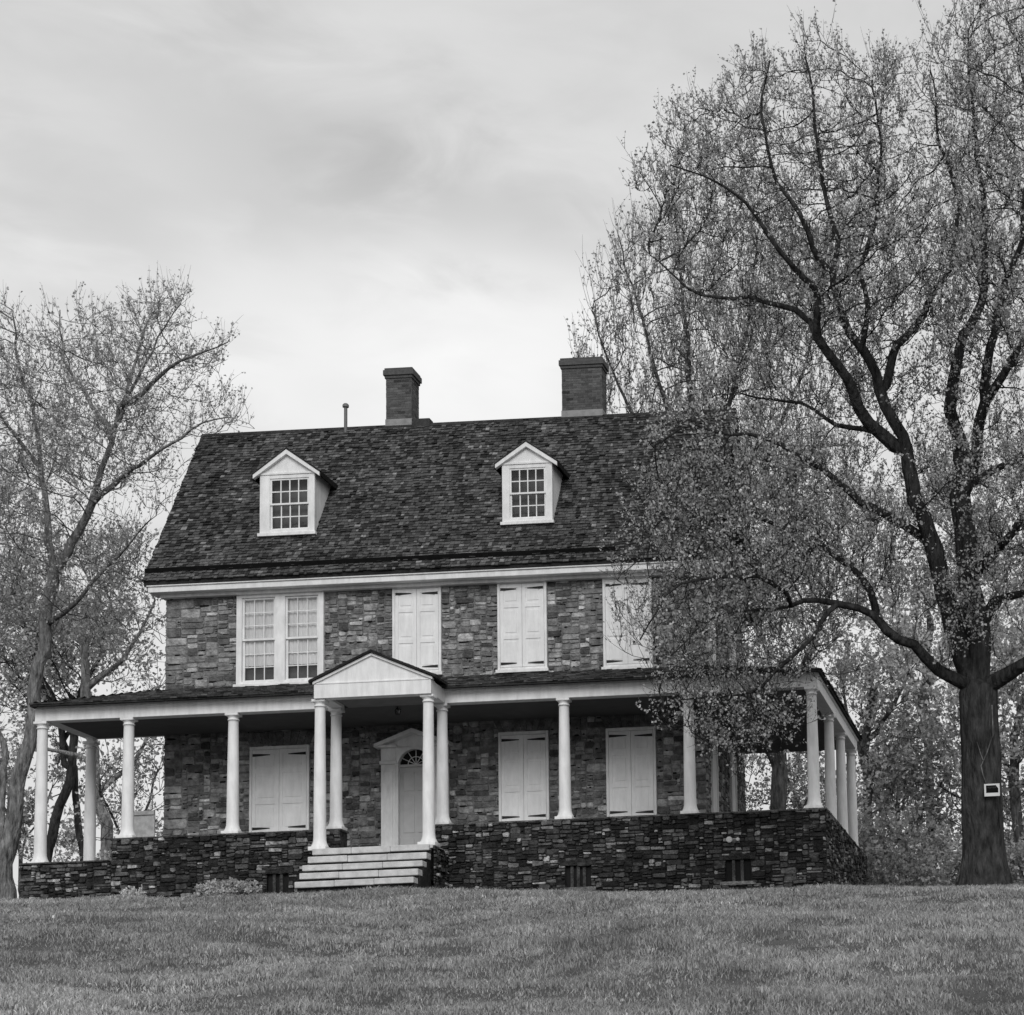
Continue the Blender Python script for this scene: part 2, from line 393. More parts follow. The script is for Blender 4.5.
# ================================================================== HOUSE
XL, XR, YF, YB = -16.53, -2.98, 2.5, 8.6           # stone walls
ZG = -2.6                                          # foot of the walls, below the turf
EY, EZ, RY, RZ = 1.98, 6.80, 5.5, 11.70            # eave and ridge of the main roof
RXL, RXR = -16.90, -2.52
SL = (RZ - EZ) / (RY - EY)
PF = -.64                                          # porch floor
house = empty('stone_house', (-9.75, 2.5, -1.9), 'two storey fieldstone farmhouse with steep shingled roof and white columned wraparound porch', 'house')
def part(mb, name, mat, parent=None, smooth=False):
    o = mb.build(name, mat, None, smooth)
    if parent is None: rooted(o, house)
    else: o.parent = parent
    return o

UPW = [(-14.71, -12.50, 4.08, 6.475), (-10.77, -9.54, 4.20, 6.47), (-8.12, -6.88, 4.17, 6.475), (-5.47, -4.24, 4.12, 6.46)]
LOW = [(-14.36, -12.86, .29, 2.54), (-8.12, -6.87, .30, 2.63), (-5.44, -4.20, .30, 2.61)]
DOOR = (-11.03, -9.37, -.7, 2.36)
holes = [(a - XL + .01, b - XL - .01, c - ZG + .01, d - ZG - .01) for a, b, c, d in UPW + LOW + [DOOR]]
wb = MB()
masonry(wb, (XL, YF, ZG), (1, 0, 0), (0, -1, 0), XR - XL, 6.62 - ZG, holes, tone=tone_house, hs=(.09, .27), wsz=(.16, .60), quoin=.45, seed=11, mortar=.17)
# right gable
gwin = [(.62, 1.42, 2.95, 5.15), (3.5, 4.3, 2.95, 5.15), (.62, 1.42, 6.75, 8.75), (3.85, 4.65, 6.75, 8.75), (2.0, 2.6, 10.55, 11.45)]
Wd = YB - YF
def gable_clip(u, v_):
    y = YF + u; z = ZG + v_
    return z < 6.7 or z < min(EZ + SL * (y - EY), RZ - SL * (y - RY) if y > RY else 99) - .28
for X, nx in ((XR, 1), (XL, -1)):
    ho = gwin if nx > 0 else []
    masonry(wb, (X, YF, ZG), (0, 1, 0), (nx, 0, 0), Wd, RZ - ZG - .2, ho, tone=tone_house, hs=(.08, .24), wsz=(.15, .55), clip=gable_clip, seed=5 + nx)
    y0, z0 = YF, 6.62
    wb.face([(X, YF, ZG), (X, YB, ZG), (X, YB, EZ + SL * (YF - EY) - .3), (X, RY, RZ - .25), (X, YF, EZ + SL * (YF - EY) - .3)], .15)
wb.box(XL + .02, XR - .02, YB - .3, YB, ZG, 6.6, .15)
walls = part(wb, 'wall', 'stone')

# roof
rb = MB()
nrm = Vector((0, -SL, 1)).normalized()
Ls = math.hypot(RY - EY, RZ - EZ)
sdv = Vector((0, RY - EY, RZ - EZ)).normalized(); sdb = Vector((0, -(RY - EY), RZ - EZ)).normalized()
BEY = 2 * RY - EY
th = .10
rb.prism([(EY, EZ), (RY, RZ), (BEY, EZ), (BEY - .05, EZ - .16), (RY, RZ - .18), (EY + .05, EZ - .16)], RXL, RXR, 'x', .035)
wid = RXR - RXL
shingles(rb, (RXL, EY - .03, EZ - .04), (1, 0, 0), sdv, Ls + .03, lambda t: -.03 + .01 * math.sin(t * 9), lambda t: wid + .03 + .012 * math.sin(t * 7), .112, wsz=(.06, .17), tone=tone_shingle, seed=21, lift=.04)
shingles(rb, (RXL, BEY + .03, EZ - .04), (1, 0, 0), sdb, Ls + .03, lambda t: -.03, lambda t: wid + .03, .2, wsz=(.2, .4), tone=tone_shingle, seed=22)
rb.prism([(RY - .07, RZ - .05), (RY, RZ + .05), (RY + .07, RZ - .05)], RXL - .02, RXR + .02, 'x', .04)
roof = part(rb, 'roof', 'shingle')

def chimney(x0, x1, y0, y1, z0, z1):
    b = MB()
    for (o_, ud, nd, w_) in (((x0, y0, z0), (1, 0, 0), (0, -1, 0), x1 - x0), ((x1, y0, z0), (0, 1, 0), (1, 0, 0), y1 - y0), ((x0, y1, z0), (1, 0, 0), (0, 1, 0), x1 - x0), ((x0, y0, z0), (0, 1, 0), (-1, 0, 0), y1 - y0)):
        masonry(b, o_, ud, nd, w_, z1 - z0 - .2, hs=(.065, .07), wsz=(.2, .21), tone=tone_brick, mortar=.14, gap=.004, prot=(.004, .009), jit=.002, bricks=True, seed=int(x0 * 10) + 3)
    for k, (e, za, zb) in enumerate(((.035, z1 - .24, z1 - .16), (.07, z1 - .16, z1 - .01), (.04, z1 - .01, z1 + .05))):
        b.box(x0 - e, x1 + e, y0 - e, y1 + e, za, zb, .075 if k != 1 else .085, .012)
    b.box(x0 + .1, x1 - .1, y0 + .1, y1 - .1, z1 + .04, z1 + .07, .01)
    o = part(b, 'chimney', 'brick', roof)
    f = MB(); f.box(x0 - .02, x1 + .02, y0 - .02, y1 + .02, z0, RZ + .20, .25); f.build('flashing', 'flash', roof)
    return o
chimney(-11.92, -11.24, 5.50, 6.15, 11.3, 13.27)
chimney(-7.17, -6.10, 5.50, 6.05, 11.3, 13.30)
# raised ridge saddle beside the first chimney
b = MB(); b.box(-11.20, -10.72, 5.40, 5.72, 11.62, 11.85, .05); b.build('ridge_saddle', 'shingle', roof)
b = MB(); b.tube([(-12.99, 5.42, 11.5), (-12.99, 5.42, 12.28)], .045, 10); b.lathe([(.0, 12.26), (.085, 12.27), (.085, 12.33), (.05, 12.37), (0, 12.38)], -12.99, 5.42, 12); b.build('vent_pipe', 'metal', roof)
# pole gutter lying on the slope just above the eave
b = MB()
gy0, gz0 = 2.12, EZ + SL * (2.12 - EY)
b.prism([(gy0, gz0 - .03), (gy0 - .02, gz0 + .145), (gy0 + .05, gz0 + .155), (gy0 + .10, gz0 + .06)], RXL - .03, -5.06, 'x', .012)
for x in np.arange(RXL + .4, -5.2, 1.15): b.prism([(gy0 - .02, gz0 + .05), (gy0 - .02, gz0 + .11), (gy0 + .08, gz0 + .09)], x, x + .03, 'x', .03)
b.build('pole_gutter', 'gutter', roof)
# verge boards
for X in (RXL + .06, RXR - .14):
    b = MB(); 
    b.prism([(EY + .1, EZ - .08), (RY, RZ - .24), (BEY - .1, EZ - .08), (BEY - .1, EZ - .3), (RY, RZ - .5), (EY + .1, EZ - .3)], X, X + .08, 'x', .3)
    b.build('verge_board', 'trim' if X > -5 else 'gutter', roof)

# cornice: box, bed moulding, frieze strip over the double window
b = MB()
b.box(RXL + .08, RXR - .08, 2.06, 2.62, 6.50, 6.69, bev=.012)
b.box(RXL + .05, RXR - .05, 2.02, 2.4, 6.64, 6.735, bev=.015)
part(b, 'cornice', 'trim')
b = MB(); b.box(RXL + .3, RXR - .2, 2.3, 2.6, 6.42, 6.498); part(b, 'bed_moulding', 'trim')

# ---- windows
def shutter_leaf(mb, x0, x1, y, z0, z1, splits):
    """stile-and-rail leaf facing -Y with sunk fields"""
    st = .085
    mb.box(x0, x0 + st, y - .022, y + .02, z0, z1); mb.box(x1 - st, x1, y - .022, y + .02, z0, z1)
    zs = [z0] + splits + [z1]
    for k, z in enumerate(zs):
        a, c = (z, z + .1) if k == 0 else ((z - .1, z) if k == len(zs) - 1 else (z - .05, z + .05))
        mb.box(x0 + st, x1 - st, y - .0218, y + .02, a, c)
    mb.box(x0 + st - .01, x1 - st + .01, y - .006, y + .015, z0 + .05, z1 - .05)
    for a, c in zip(zs, zs[1:]):
        mb.box(x0 + st + .045, x1 - st - .045, y - .016, y, a + .12, c - .12, bev=.006)
def hinge(mb, x, y, z, d, ln):
    mb.prism([(x, z - .036), (x, z + .036), (x + d * ln * .3, z + .030), (x + d * ln, z + .010), (x + d * ln, z - .010), (x + d * ln * .3, z - .030)][::1 if d > 0 else -1], y - .03, y - .0225, 'y', .015)
def shuttered(rect, label, lower=False):
    x0, x1, z0, z1 = rect
    fr = MB(); cw = .065
    fr.box(x0, x0 + cw, 2.42, 2.62, z0, z1, bev=.008); fr.box(x1 - cw, x1, 2.42, 2.62, z0, z1, bev=.008)
    fr.box(x0 + cw, x1 - cw, 2.422, 2.62, z1 - cw * 1.2, z1); fr.box(x0 + cw, x1 - cw, 2.422, 2.62, z0, z0 + .09)
    fr.box(x0 - .04, x1 + .04, 2.36, 2.56, z0 - .05, z0 + .035, bev=.008)
    f = part(fr, 'shuttered_window', 'trim'); f['label'] = label
    xm = (x0 + x1) / 2; a, c = z0 + .10, z1 - cw * 1.2 - .008; h = c - a
    for (p, q) in ((x0 + cw + .006, xm - .004), (xm + .004, x1 - cw - .006)):
        s = MB(); shutter_leaf(s, p, q, 2.45, a, c, [a + h * .36, a + h * .74]); s.build('shutter', 'shutter', f)
    for z in (a + .09, c - .12):
        for x, d in ((x0 + cw + .015, 1), (x1 - cw - .015, -1)):
            s = MB(); hinge(s, x, 2.45, z + rnd.uniform(-.012, .012), d, .40 if not lower else .44); s.build('strap_hinge', 'iron', f)
    return f
shuttered(UPW[1], 'closed white shutters upstairs, lower left corner behind the portico gable')
shuttered(UPW[2], 'closed white shutters upstairs, fully in view right of the portico')
shuttered(UPW[3], 'closed white shutters upstairs, half hidden by leaves of the large tree')
shuttered(LOW[0], 'wide closed shutters downstairs, left of the front steps', True)
shuttered(LOW[1], 'closed shutters downstairs, nearest right of the front door', True)
shuttered(LOW[2], 'closed shutters downstairs, with a leafy twig across the top', True)

def sash(mb, gmb, x0, x1, z0, z1, y, nx, nz, bar=.022, rail=.05):
    mb.box(x0, x0 + rail, y - .02, y + .02, z0, z1); mb.box(x1 - rail, x1, y - .02, y + .02, z0, z1)
    mb.box(x0 + rail, x1 - rail, y - .0198, y + .02, z0, z0 + rail); mb.box(x0 + rail, x1 - rail, y - .0198, y + .02, z1 - rail, z1)
    for k in range(1, nx):
        x = x0 + rail + (x1 - x0 - 2 * rail) * k / nx; mb.box(x - bar / 2, x + bar / 2, y - .014, y + .014, z0 + rail, z1 - rail)
    for k in range(1, nz):
        z = z0 + rail + (z1 - z0 - 2 * rail) * k / nz; mb.box(x0 + rail, x1 - rail, y - .0135, y + .0135, z - bar / 2, z + bar / 2)
    for i in range(nx):
        for k in range(nz):
            a, c = x0 + rail + (x1 - x0 - 2 * rail) * i / nx, x0 + rail + (x1 - x0 - 2 * rail) * (i + 1) / nx; d, e = z0 + rail + (z1 - z0 - 2 * rail) * k / nz, z0 + rail + (z1 - z0 - 2 * rail) * (k + 1) / nz
            tx, tz = rnd.uniform(-.004, .004), rnd.uniform(-.006, .006)
            gmb.face([(a, y - tx - tz, d), (c, y + tx - tz, d), (c, y + tx + tz, e), (a, y - tx + tz, e)])

# double sash window, upstairs left
x0, x1, z0, z1 = UPW[0]
fr = MB()
xm = (x0 + x1) / 2
for a, c in ((x0, x0 + .14), (xm - .13, xm + .13), (x1 - .14, x1)): fr.box(a, c, 2.40, 2.66, z0, z1, bev=.01)
fr.box(x0 + .14, x1 - .14, 2.402, 2.66, z1 - .13, z1); fr.box(x0 + .14, x1 - .14, 2.402, 2.66, z0, z0 + .12)
fr.box(x0 - .05, x1 + .05, 2.33, 2.6, z0 - .05, z0 + .05, bev=.01)
dw = part(fr, 'double_window', 'trim')
for a, c in ((x0 + .14, xm - .13), (xm + .13, x1 - .14)):
    s, g = MB(), MB(); zm = z0 + .12 + (z1 - z0 - .25) * .50
    sash(s, g, a, c, zm - .02, z1 - .13, 2.475, 3, 3); s.build('upper_sash', 'trim', dw); g.build('pane', 'glass', dw)
    s, g = MB(), MB(); sash(s, g, a, c, z0 + .12, zm + .02, 2.52, 3, 3); s.build('lower_sash', 'trim', dw); g.build('pane', 'glass', dw)
    cb = MB(); n = 40; zc = z0 + .12 + .42
    for k in range(n):
        u0, u1 = a + (c - a) * k / n, a + (c - a) * (k + 1) / n; f = lambda u: 2.565 + .014 * math.sin(u * 55)
        cb.face([(u0, f(u0), zc), (u1, f(u1), zc), (u1, f(u1), z1 - .1), (u0, f(u0), z1 - .1)], .7)
    cb.build('curtain', 'curtain', dw)
    cb = MB(); cb.box(a, c, 2.70, 2.74, z0, z1, .02); cb.build('room_shade_panel', 'dim', dw)  # backing panel, its grey painted for unlit room and reflected sky

# gable windows (closed shutters seen edge-on)
for k, (u0, u1, v0, v1) in enumerate(gwin):
    y0, y1, z0, z1 = YF + u0, YF + u1, ZG + v0, ZG + v1
    fr = MB()
    fr.box(XR - .1, XR + .07, y0, y0 + .08, z0, z1); fr.box(XR - .1, XR + .07, y1 - .08, y1, z0, z1)
    fr.box(XR - .1, XR + .068, y0 + .08, y1 - .08, z1 - .08, z1); fr.box(XR - .1, XR + .09, y0 - .03, y1 + .03, z0 - .04, z0 + .05)
    f = part(fr, 'gable_window', 'trim')
    s = MB(); ym = (y0 + y1) / 2
    s.box(XR - .05, XR + .04, y0 + .08, ym - .003, z0 + .05, z1 - .08); s.box(XR - .05, XR + .04, ym + .003, y1 - .08, z0 + .05, z1 - .08); s.build('shutter', 'shutter', f)

# dormers
def dormer(x0, x1, yf, zb, ze, zp, label, ml=.26, mr_=.15):
    """front face at yf; cheeks and little gable roof die into the main slope"""
    xm = (x0 + x1) / 2
    yat = lambda z: EY + (z - EZ) / SL
    # window opening
    ox0, ox1, oz0, oz1 = x0 + ml, x1 - mr_, zb + .12, ze - .13
    f = MB(); y1 = yf + .12
    f.box(x0, ox0, yf, y1, zb, ze, bev=.008); f.box(ox1, x1, yf, y1, zb, ze, bev=.008)
    f.box(ox0, ox1, yf + .002, y1, zb, oz0); f.box(ox0, ox1, yf + .002, y1, oz1, ze)
    f.prism([(x0 - .02, ze), (x1 + .02, ze), (xm, zp - .06)][::-1], yf + .012, y1, 'y')
    f.box(x0 - .03, x1 + .03, yf - .025, yf + .05, ze - .035, ze + .02, bev=.006)
    f.box(x0 - .04, x1 + .04, yf - .06, yf + .08, zb - .05, zb + .03, bev=.006)
    # cheeks of upright boards
    for X, s in ((x0, 1), (x1, -1)):
        pol = [(y1 - .02, zb), (y1 - .02, ze), (yat(ze) + .05, ze), (yat(zb) + .02, zb)]
        a, c = (X, X + .05) if s > 0 else (X - .05, X)
        f.prism(pol if True else pol, a, c, 'x')
    d = part(f, 'dormer', 'trim'); d['label'] = label
    # raking cornice
    r = MB(); ov = .15; rise = (zp - ze) / (xm - x0 + .0)
    for sgn in (-1, 1):
        xa = x0 - ov if sgn < 0 else x1 + ov; za = ze - rise * ov * .25
        pol = [(xa, za - .10), (xa, za), (xm, zp), (xm, zp - .12)]
        if sgn > 0: pol = pol[::-1]
        r.prism(pol, yf - .09, yf + .05, 'y')
    r.build('raking_cornice', 'trim', d)
    # small roof
    r = MB()
    yr = yat(zp) + .1
    for sgn in (-1, 1):
        xa = x0 - ov if sgn < 0 else x1 + ov; za = ze - rise * ov * .25
        ya = yat(za) + .3
        lo0, lo1, hi0, hi1 = Vector((xa, yf - .10, za + .004)), Vector((xa, ya, za + .004)), Vector((xm, yf - .10, zp + .004)), Vector((xm, yr, zp + .004))
        u = Vector((0, 0, .035))
        r.face([lo0 + u, hi0 + u, hi1 + u, lo1 + u], .05); r.face([lo0, hi0, hi0 + u, lo0 + u], .03); r.face([lo0, lo0 + u, lo1 + u, lo1], .03); r.face([lo0, lo1, hi1, hi0], .03)
        slope = (hi0 - lo0); ln = slope.length
        shingles(r, lo0 + u, (0, 1, 0), slope, ln, lambda t: 0, lambda t, A=ya - yf + .1, B=yr - yf + .1, l=ln: A + (B - A) * min(t / l, 1), .13, wsz=(.1, .2), tone=tone_shingle, seed=41, lift=.01, thick=.012)
        # dark gutter edge along the side eave
        r.box(min(xa, xa + sgn * .03), max(xa, xa + sgn * .03), yf - .05, ya - .05, za - .10, za + .03, .012)
    r.build('dormer_roof', 'shingle', d)
    s, g = MB(), MB(); zm = (oz0 + oz1) / 2
    sash(s, g, ox0, ox1, zm - .02, oz1, yf + .045, 4, 2, .028, .045); sash(s, g, ox0, ox1, oz0, zm + .02, yf + .085, 4, 2, .028, .045)
    s.build('sash', 'trim', d); g.build('pane', 'glass', d)
    b = MB(); b.box(ox0 - .02, ox1 + .02, yf + .3, yf + .33, oz0 - .1, oz1 + .1, .02); b.build('room_shade_panel', 'dim', d)  # panel behind the sashes, interior shade and sky reflection in its colour
dormer(-14.29, -12.88, 2.80, 8.07, 9.66, 10.26, 'left dormer above the double window')
dormer(-8.08, -6.80, 2.81, 8.07, 9.63, 10.15, 'right dormer near the wide chimney', .19, .17)

# door surround
ds = MB(); xm = -10.20
for a, c in ((-11.03, -10.66), (-9.74, -9.37)):
    ds.box(a, c, 2.34, 2.6, PF, 1.93, bev=.01); ds.box(a + .07, c - .07, 2.325, 2.4, PF + .3, 1.75, bev=.01)
    ds.box(a - .03, c + .03, 2.30, 2.6, 1.93, 2.02, bev=.01); ds.box(a, c, 2.345, 2.6, 2.02, 2.36); ds.box(a - .03, c + .03, 2.30, 2.6, PF - .02, PF + .22, bev=.01)
# arch: ring segments plus spandrel
n = 20; r0, r1 = .40, .47; zs = 1.90
for k in range(n):
    a0, a1 = math.pi * k / n, math.pi * (k + 1) / n
    p = [(xm + r * math.cos(a), zs + r * math.sin(a)) for r, a in ((r0, a0), (r1, a0), (r1, a1), (r0, a1))]
    ds.prism(p[::-1], 2.33, 2.6, 'y')
    q = [(xm + r1 * math.cos(a0), zs + r1 * math.sin(a0)), (xm + .46 * 1.06 * math.cos(a0), 2.37), (xm + .46 * 1.06 * math.cos(a1), 2.37), (xm + r1 * math.cos(a1), zs + r1 * math.sin(a1))]
    ds.prism(q[::-1], 2.36, 2.58, 'y')
ds.box(xm - .46, xm - .40, 2.345, 2.6, PF, zs); ds.box(xm + .40, xm + .46, 2.345, 2.6, PF, zs)
dsur = part(ds, 'door_surround', 'trim')
pd = MB()
pd.prism([(-11.06, 2.36), (-9.34, 2.36), (xm, 2.69)][::-1], 2.36, 2.56, 'y')
for s in (-1, 1):
    pol = [(xm + s * .94, 2.34), (xm + s * .94, 2.42), (xm, 2.78), (xm, 2.67)]
    pd.prism(pol if s > 0 else pol[::-1], 2.12, 2.56, 'y')
pd.box(-11.10, xm - .42, 2.2, 2.56, 2.345, 2.40); pd.box(xm + .42, -9.30, 2.2, 2.56, 2.345, 2.40)
pd.build('door_pediment', 'trim', dsur)
dl = MB(); dl.box(xm - .40, xm + .40, 2.50, 2.55, PF, zs - .03)
for a, c in ((xm - .32, xm - .04), (xm + .04, xm + .32)):
    for z0_, z1_ in ((PF + .2, .1), (.22, 1.15), (1.27, 1.75)): dl.box(a, c, 2.485, 2.51, z0_, z1_, bev=.012)
dl.box(xm - .40, xm + .40, 2.44, 2.56, zs - .03, zs + .03)
door = part(dl, 'front_door', 'door')
b = MB(); b.lathe([(0, .385), (.03, .39), (.035, .42), (.03, .45), (0, .455)], xm + .34, 2.47, 10); b.build('door_knob', 'iron', door)
fan = MB()
for k in range(1, 6):
    a = math.pi * k / 6; p = Vector((xm, 2.5, zs + .03)); e = Vector((xm + .4 * math.cos(a), 2.5, zs + .4 * math.sin(a))); fan.tube([p, e], .011, 6)
fan.tube([(xm + .2 * math.cos(math.pi * k / 12), 2.5, zs + .03 + .2 * math.sin(math.pi * k / 12)) for k in range(13)], .011, 6)
fo = fan.build('fanlight', 'trim', dsur)
b = MB(); b.prism([(xm + .42 * math.cos(math.pi * k / 16), zs + .42 * math.sin(math.pi * k / 16)) for k in range(17)][::-1], 2.52, 2.53, 'y', .02); b.build('fanlight_glass', 'black', dsur)
# jack arches over the ground floor windows
for (x0, x1, z0, z1) in LOW:
    b = MB(); h = .36
    for k in range(9):
        f0, f1 = k / 9, (k + 1) / 9; g = .006
        bx = lambda f: x0 + (x1 - x0) * f; tx = lambda f: x0 - .16 + (x1 - x0 + .32) * f
        b.prism([(bx(f0) + g, z1 + .03), (bx(f1) - g, z1 + .03), (tx(f1) - g, z1 + h), (tx(f0) + g, z1 + h)][::-1], 2.452, 2.51, 'y', rnd.uniform(.10, .19))
    part(b, 'jack_arch', 'stone')

# ---- porch
HC = 2.875
def column_mesh(h):
    b = MB(); r0, r1 = .142, .118
    b.box(-.205, .205, -.205, .205, -.05, .045, bev=.006)
    b.lathe([(.20, .045), (.195, .07), (.168, .12), (.15, .19), (.144, .28), (r0, .45), (r0 - .004, h * .4), (r1 + .004, h * .8), (r1, h - .22), (r1, h - .17), (r1 + .018, h - .165), (r1 + .018, h - .14), (r1, h - .135), (r1, h - .10), (r1 + .03, h - .06)], 0, 0, 24)
    b.box(-.155, .155, -.155, .155, h - .06, h, bev=.006)
    o = b.build('porch_column', 'white', None); 
    for p in o.data.polygons: p.use_smooth = len(p.vertices) == 4 and abs(p.normal.z) < .5 and p.area < .05
    return o
protos = {}
COLS = [(-18.41, 0, -.54), (-16.32, 0, 0), (-13.80, 0, 0), (-11.33, 0, 0), (-8.79, 0, 0), (-5.88, 0, 0), (-2.92, 0, 0), (0, 0, 0),
        (-11.33, -1.08, -.627), (-8.79, -1.08, -.627), (0, 3.3, 0), (0, 5.75, 0), (0, 8.15, 0), (-18.41, 2.54, -.54)]
for (x, y, z) in COLS:
    h = round(HC - z, 3)
    if h not in protos: protos[h] = column_mesh(h); o = protos[h]
    else: o = protos[h].copy(); C.objects.link(o)
    o.location = (x, y, z); rooted(o, house)
# beams
b = MB(); bw_ = .15
def beam(x0, x1, y0, y1): b.box(x0, x1, y0, y1, HC, 3.20, bev=.008)
beam(-18.53, -11.18, -bw_, bw_); beam(-8.94, .16, -bw_, bw_)
b.box(-18.55, -11.18, -bw_ - .04, bw_, 3.14, 3.215, bev=.006); b.box(-8.94, .20, -bw_ - .04, bw_, 3.14, 3.215, bev=.006)
beam(-.15, .155, bw_ + .002, 8.4); b.box(-18.56, -18.26, bw_ + .002, 2.7, 2.96, 3.2); b.box(-18.49, -18.33, 2.46, 2.62, HC, 2.96)
b.box(.0, .20, bw_ - .1, 8.42, 3.141, 3.216, bev=.006)
b.box(-18.25, -16.55, 2.45, 2.7, 2.961, 3.2)
part(b, 'porch_beam', 'white')
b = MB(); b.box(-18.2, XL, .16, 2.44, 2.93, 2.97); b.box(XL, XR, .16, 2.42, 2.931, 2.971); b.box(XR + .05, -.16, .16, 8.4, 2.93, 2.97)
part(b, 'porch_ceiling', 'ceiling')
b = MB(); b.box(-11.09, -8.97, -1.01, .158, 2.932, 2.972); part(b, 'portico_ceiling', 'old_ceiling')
b = MB(); b.box(-18.4, .0, .2, 2.5, PF - .1, PF); b.box(XR, -.1, 2.5, 8.3, PF - .1, PF - .002); part(b, 'porch_floor', 'boards')
# porch roof: one hipped skirt round the left end, the front and the right side
pr = MB(); PY, PZ, WZ = -.44, 3.225, 4.09
sl = (WZ - PZ) / (YF - PY)
eL, eR = -18.52, .27
A = Vector((eL, PY, PZ)); B_ = Vector((eR, PY, PZ)); wl = Vector((XL, YF, WZ)); wr = Vector((XR, YF, WZ)); wbk = Vector((XR, 8.6, WZ)); Cb = Vector((eR, 8.6, PZ)); Lb = Vector((eL, 2.75, PZ)); lw = Vector((XL, 2.75, WZ))
th = Vector((0, 0, -.05))
for f in ([A, B_, wr, wl], [B_, Cb, wbk, wr], [A, wl, lw, Lb], [Lb, lw, Vector((XL, 2.75, PZ))]):
    pr.face(f, .04); pr.face([q + th for q in reversed(f)], .04)
for a, c in ((A, B_), (B_, Cb), (Lb, A)): pr.face([a, c, c + th, a + th], .03)
sdp = (Vector((0, YF, WZ)) - Vector((0, PY, PZ))); lp = sdp.length
shingles(pr, A + Vector((0, -.02, 0)), (1, 0, 0), sdp, lp, lambda t: (XL - eL) * t / lp, lambda t: (eR - eL) - (eR - XR) * t / lp, .15, tone=tone_shingle, seed=51)
sdr = Vector((XR - eR, 0, WZ - PZ)); lr = sdr.length
shingles(pr, B_ + Vector((.02, 0, 0)), (0, 1, 0), sdr, lr, lambda t: (YF - PY) * t / lr, lambda t: 8.6 - PY, .15, tone=tone_shingle, seed=52)
sdl = Vector((XL - eL, 0, WZ - PZ)); ll = sdl.length
shingles(pr, A + Vector((-.02, 0, 0)), (0, 1, 0), sdl, ll, lambda t: (YF - PY) * t / ll, lambda t: 2.75 - PY, .15, tone=tone_shingle, seed=53)
porch_roof = part(pr, 'porch_roof', 'shingle')
# portico
px0, px1, pm = -11.40, -8.54, -10.05
po = MB(); zE, zA = 3.20, 3.83
po.box(px0 + .01, px0 + .30, -1.015, -.17, HC + .002, zE); po.box(px1 - .42, px1 - .13, -1.015, -.17, HC + .002, zE)
po.prism([(px0, HC), (px1 - .12, HC), (px1 - .12, 3.215), (px0, 3.215)][::-1], -1.30, -1.02, 'y')
po.prism([(px0 + .02, 3.215), (px1 - .14, 3.215), (px1 - .14, zE + .03), (pm, zA), (px0 + .02, zE + .03)][::-1], -1.285, -1.05, 'y')
po.box(px0 + .05, px1 - .17, -1.315, -1.25, 3.2, 3.235, bev=.008)
port = part(po, 'portico_gable', 'white')
rk = MB()
for s, xe in ((-1, px0 - .02), (1, px1 - .08)):
    pol = [(xe, zE + .0), (xe, zE + .055), (pm, zA + .06), (pm, zA)]
    rk.prism(pol if s > 0 else pol[::-1], -1.34, -1.22, 'y')
rk.build('raking_cornice', 'white', port)
r = MB()
for s, xe in ((-1, px0 - .10), (1, px1 + .02)):
    lo = Vector((xe, -1.40, zE + .035)); hi = Vector((pm, -1.40, zA + .066)); bk = Vector((0, 3.5, 0)); u = Vector((0, 0, .05))
    r.face([lo + u, hi + u, hi + u + bk, lo + u + bk], .04); r.face([lo, lo + bk, hi + bk, hi], .04); r.face([lo, hi, hi + u, lo + u], .025); r.face([lo, lo + u, lo + u + bk, lo + bk], .025)
    v_ = hi - lo; shingles(r, lo + u, (0, 1, 0), v_, v_.length, lambda t: 0, lambda t: 3.5, .14, tone=tone_shingle, seed=60 + s, lift=.012, thick=.012)
r.build('portico_roof', 'shingle', port)
# porch base walls
FLZ = -2.7
def base_wall(name, segs, seed, label=None):
    b = MB()
    for (o_, ud, nd, w_, h_, ho) in segs:
        masonry(b, o_, ud, nd, w_, h_, ho, hs=(.05, .19), wsz=(.10, .40), tone=tone_porch, mortar=.02, prot=(.002, .07), jit=.032, gap=.009, deep=.3, seed=seed); seed += 1
    return b
vents = [(-5.82, -5.22, -1.66, -1.16), (-2.08, -1.48, -1.68, -1.18), (-12.85, -12.35, -1.55, -1.05)]
def vh(x0): return [(a - x0, c - x0, d - FLZ, e - FLZ) for a, c, d, e in vents]
segs = [((-16.55, -.30, FLZ), (1, 0, 0), (0, -1, 0), 16.55 - 11.12, -FLZ - .065, vh(-16.55)),
        ((-9.0, -.30, FLZ), (1, 0, 0), (0, -1, 0), 9.0 + .30, -FLZ - .065, vh(-9.0)),
        ((.30, -.30, FLZ), (0, 1, 0), (1, 0, 0), 8.75, -FLZ - .065, ()),
        ((-16.55, -.30, FLZ), (0, 1, 0), (-1, 0, 0),   .55, -FLZ - .065, ()),
        ((-18.72, -.30, FLZ), (1, 0, 0), (0, -1, 0), 2.16, -.60 - FLZ, ()),
        ((-18.72, -.30, FLZ), (0, 1, 0), (-1, 0, 0), 3.0, -.60 - FLZ, ()),
        ((-11.44, -1.34, FLZ), (0, 1, 0), (-1, 0, 0), 1.03, -.70 - FLZ, ()),
        ((-8.60, -1.34, FLZ), (0, 1, 0), (1, 0, 0), 1.03, -.70 - FLZ, ())]
b = base_wall('base', segs, 70)
b.box(-16.52, -11.14, -.26, .22, -.8, -.085, .03); b.box(-8.98, .26, -.26, .22, -.8, -.085, .03); b.box(-.2, .26, .2, 8.4, -.8, -.086, .03); b.box(-18.7, -16.6, -.2, .2, -1.2, -.62, .03); b.box(-18.68, -18.2, .2, 2.68, -1.2, -.621, .03)
pw = part(b, 'porch_wall', 'dark_stone')
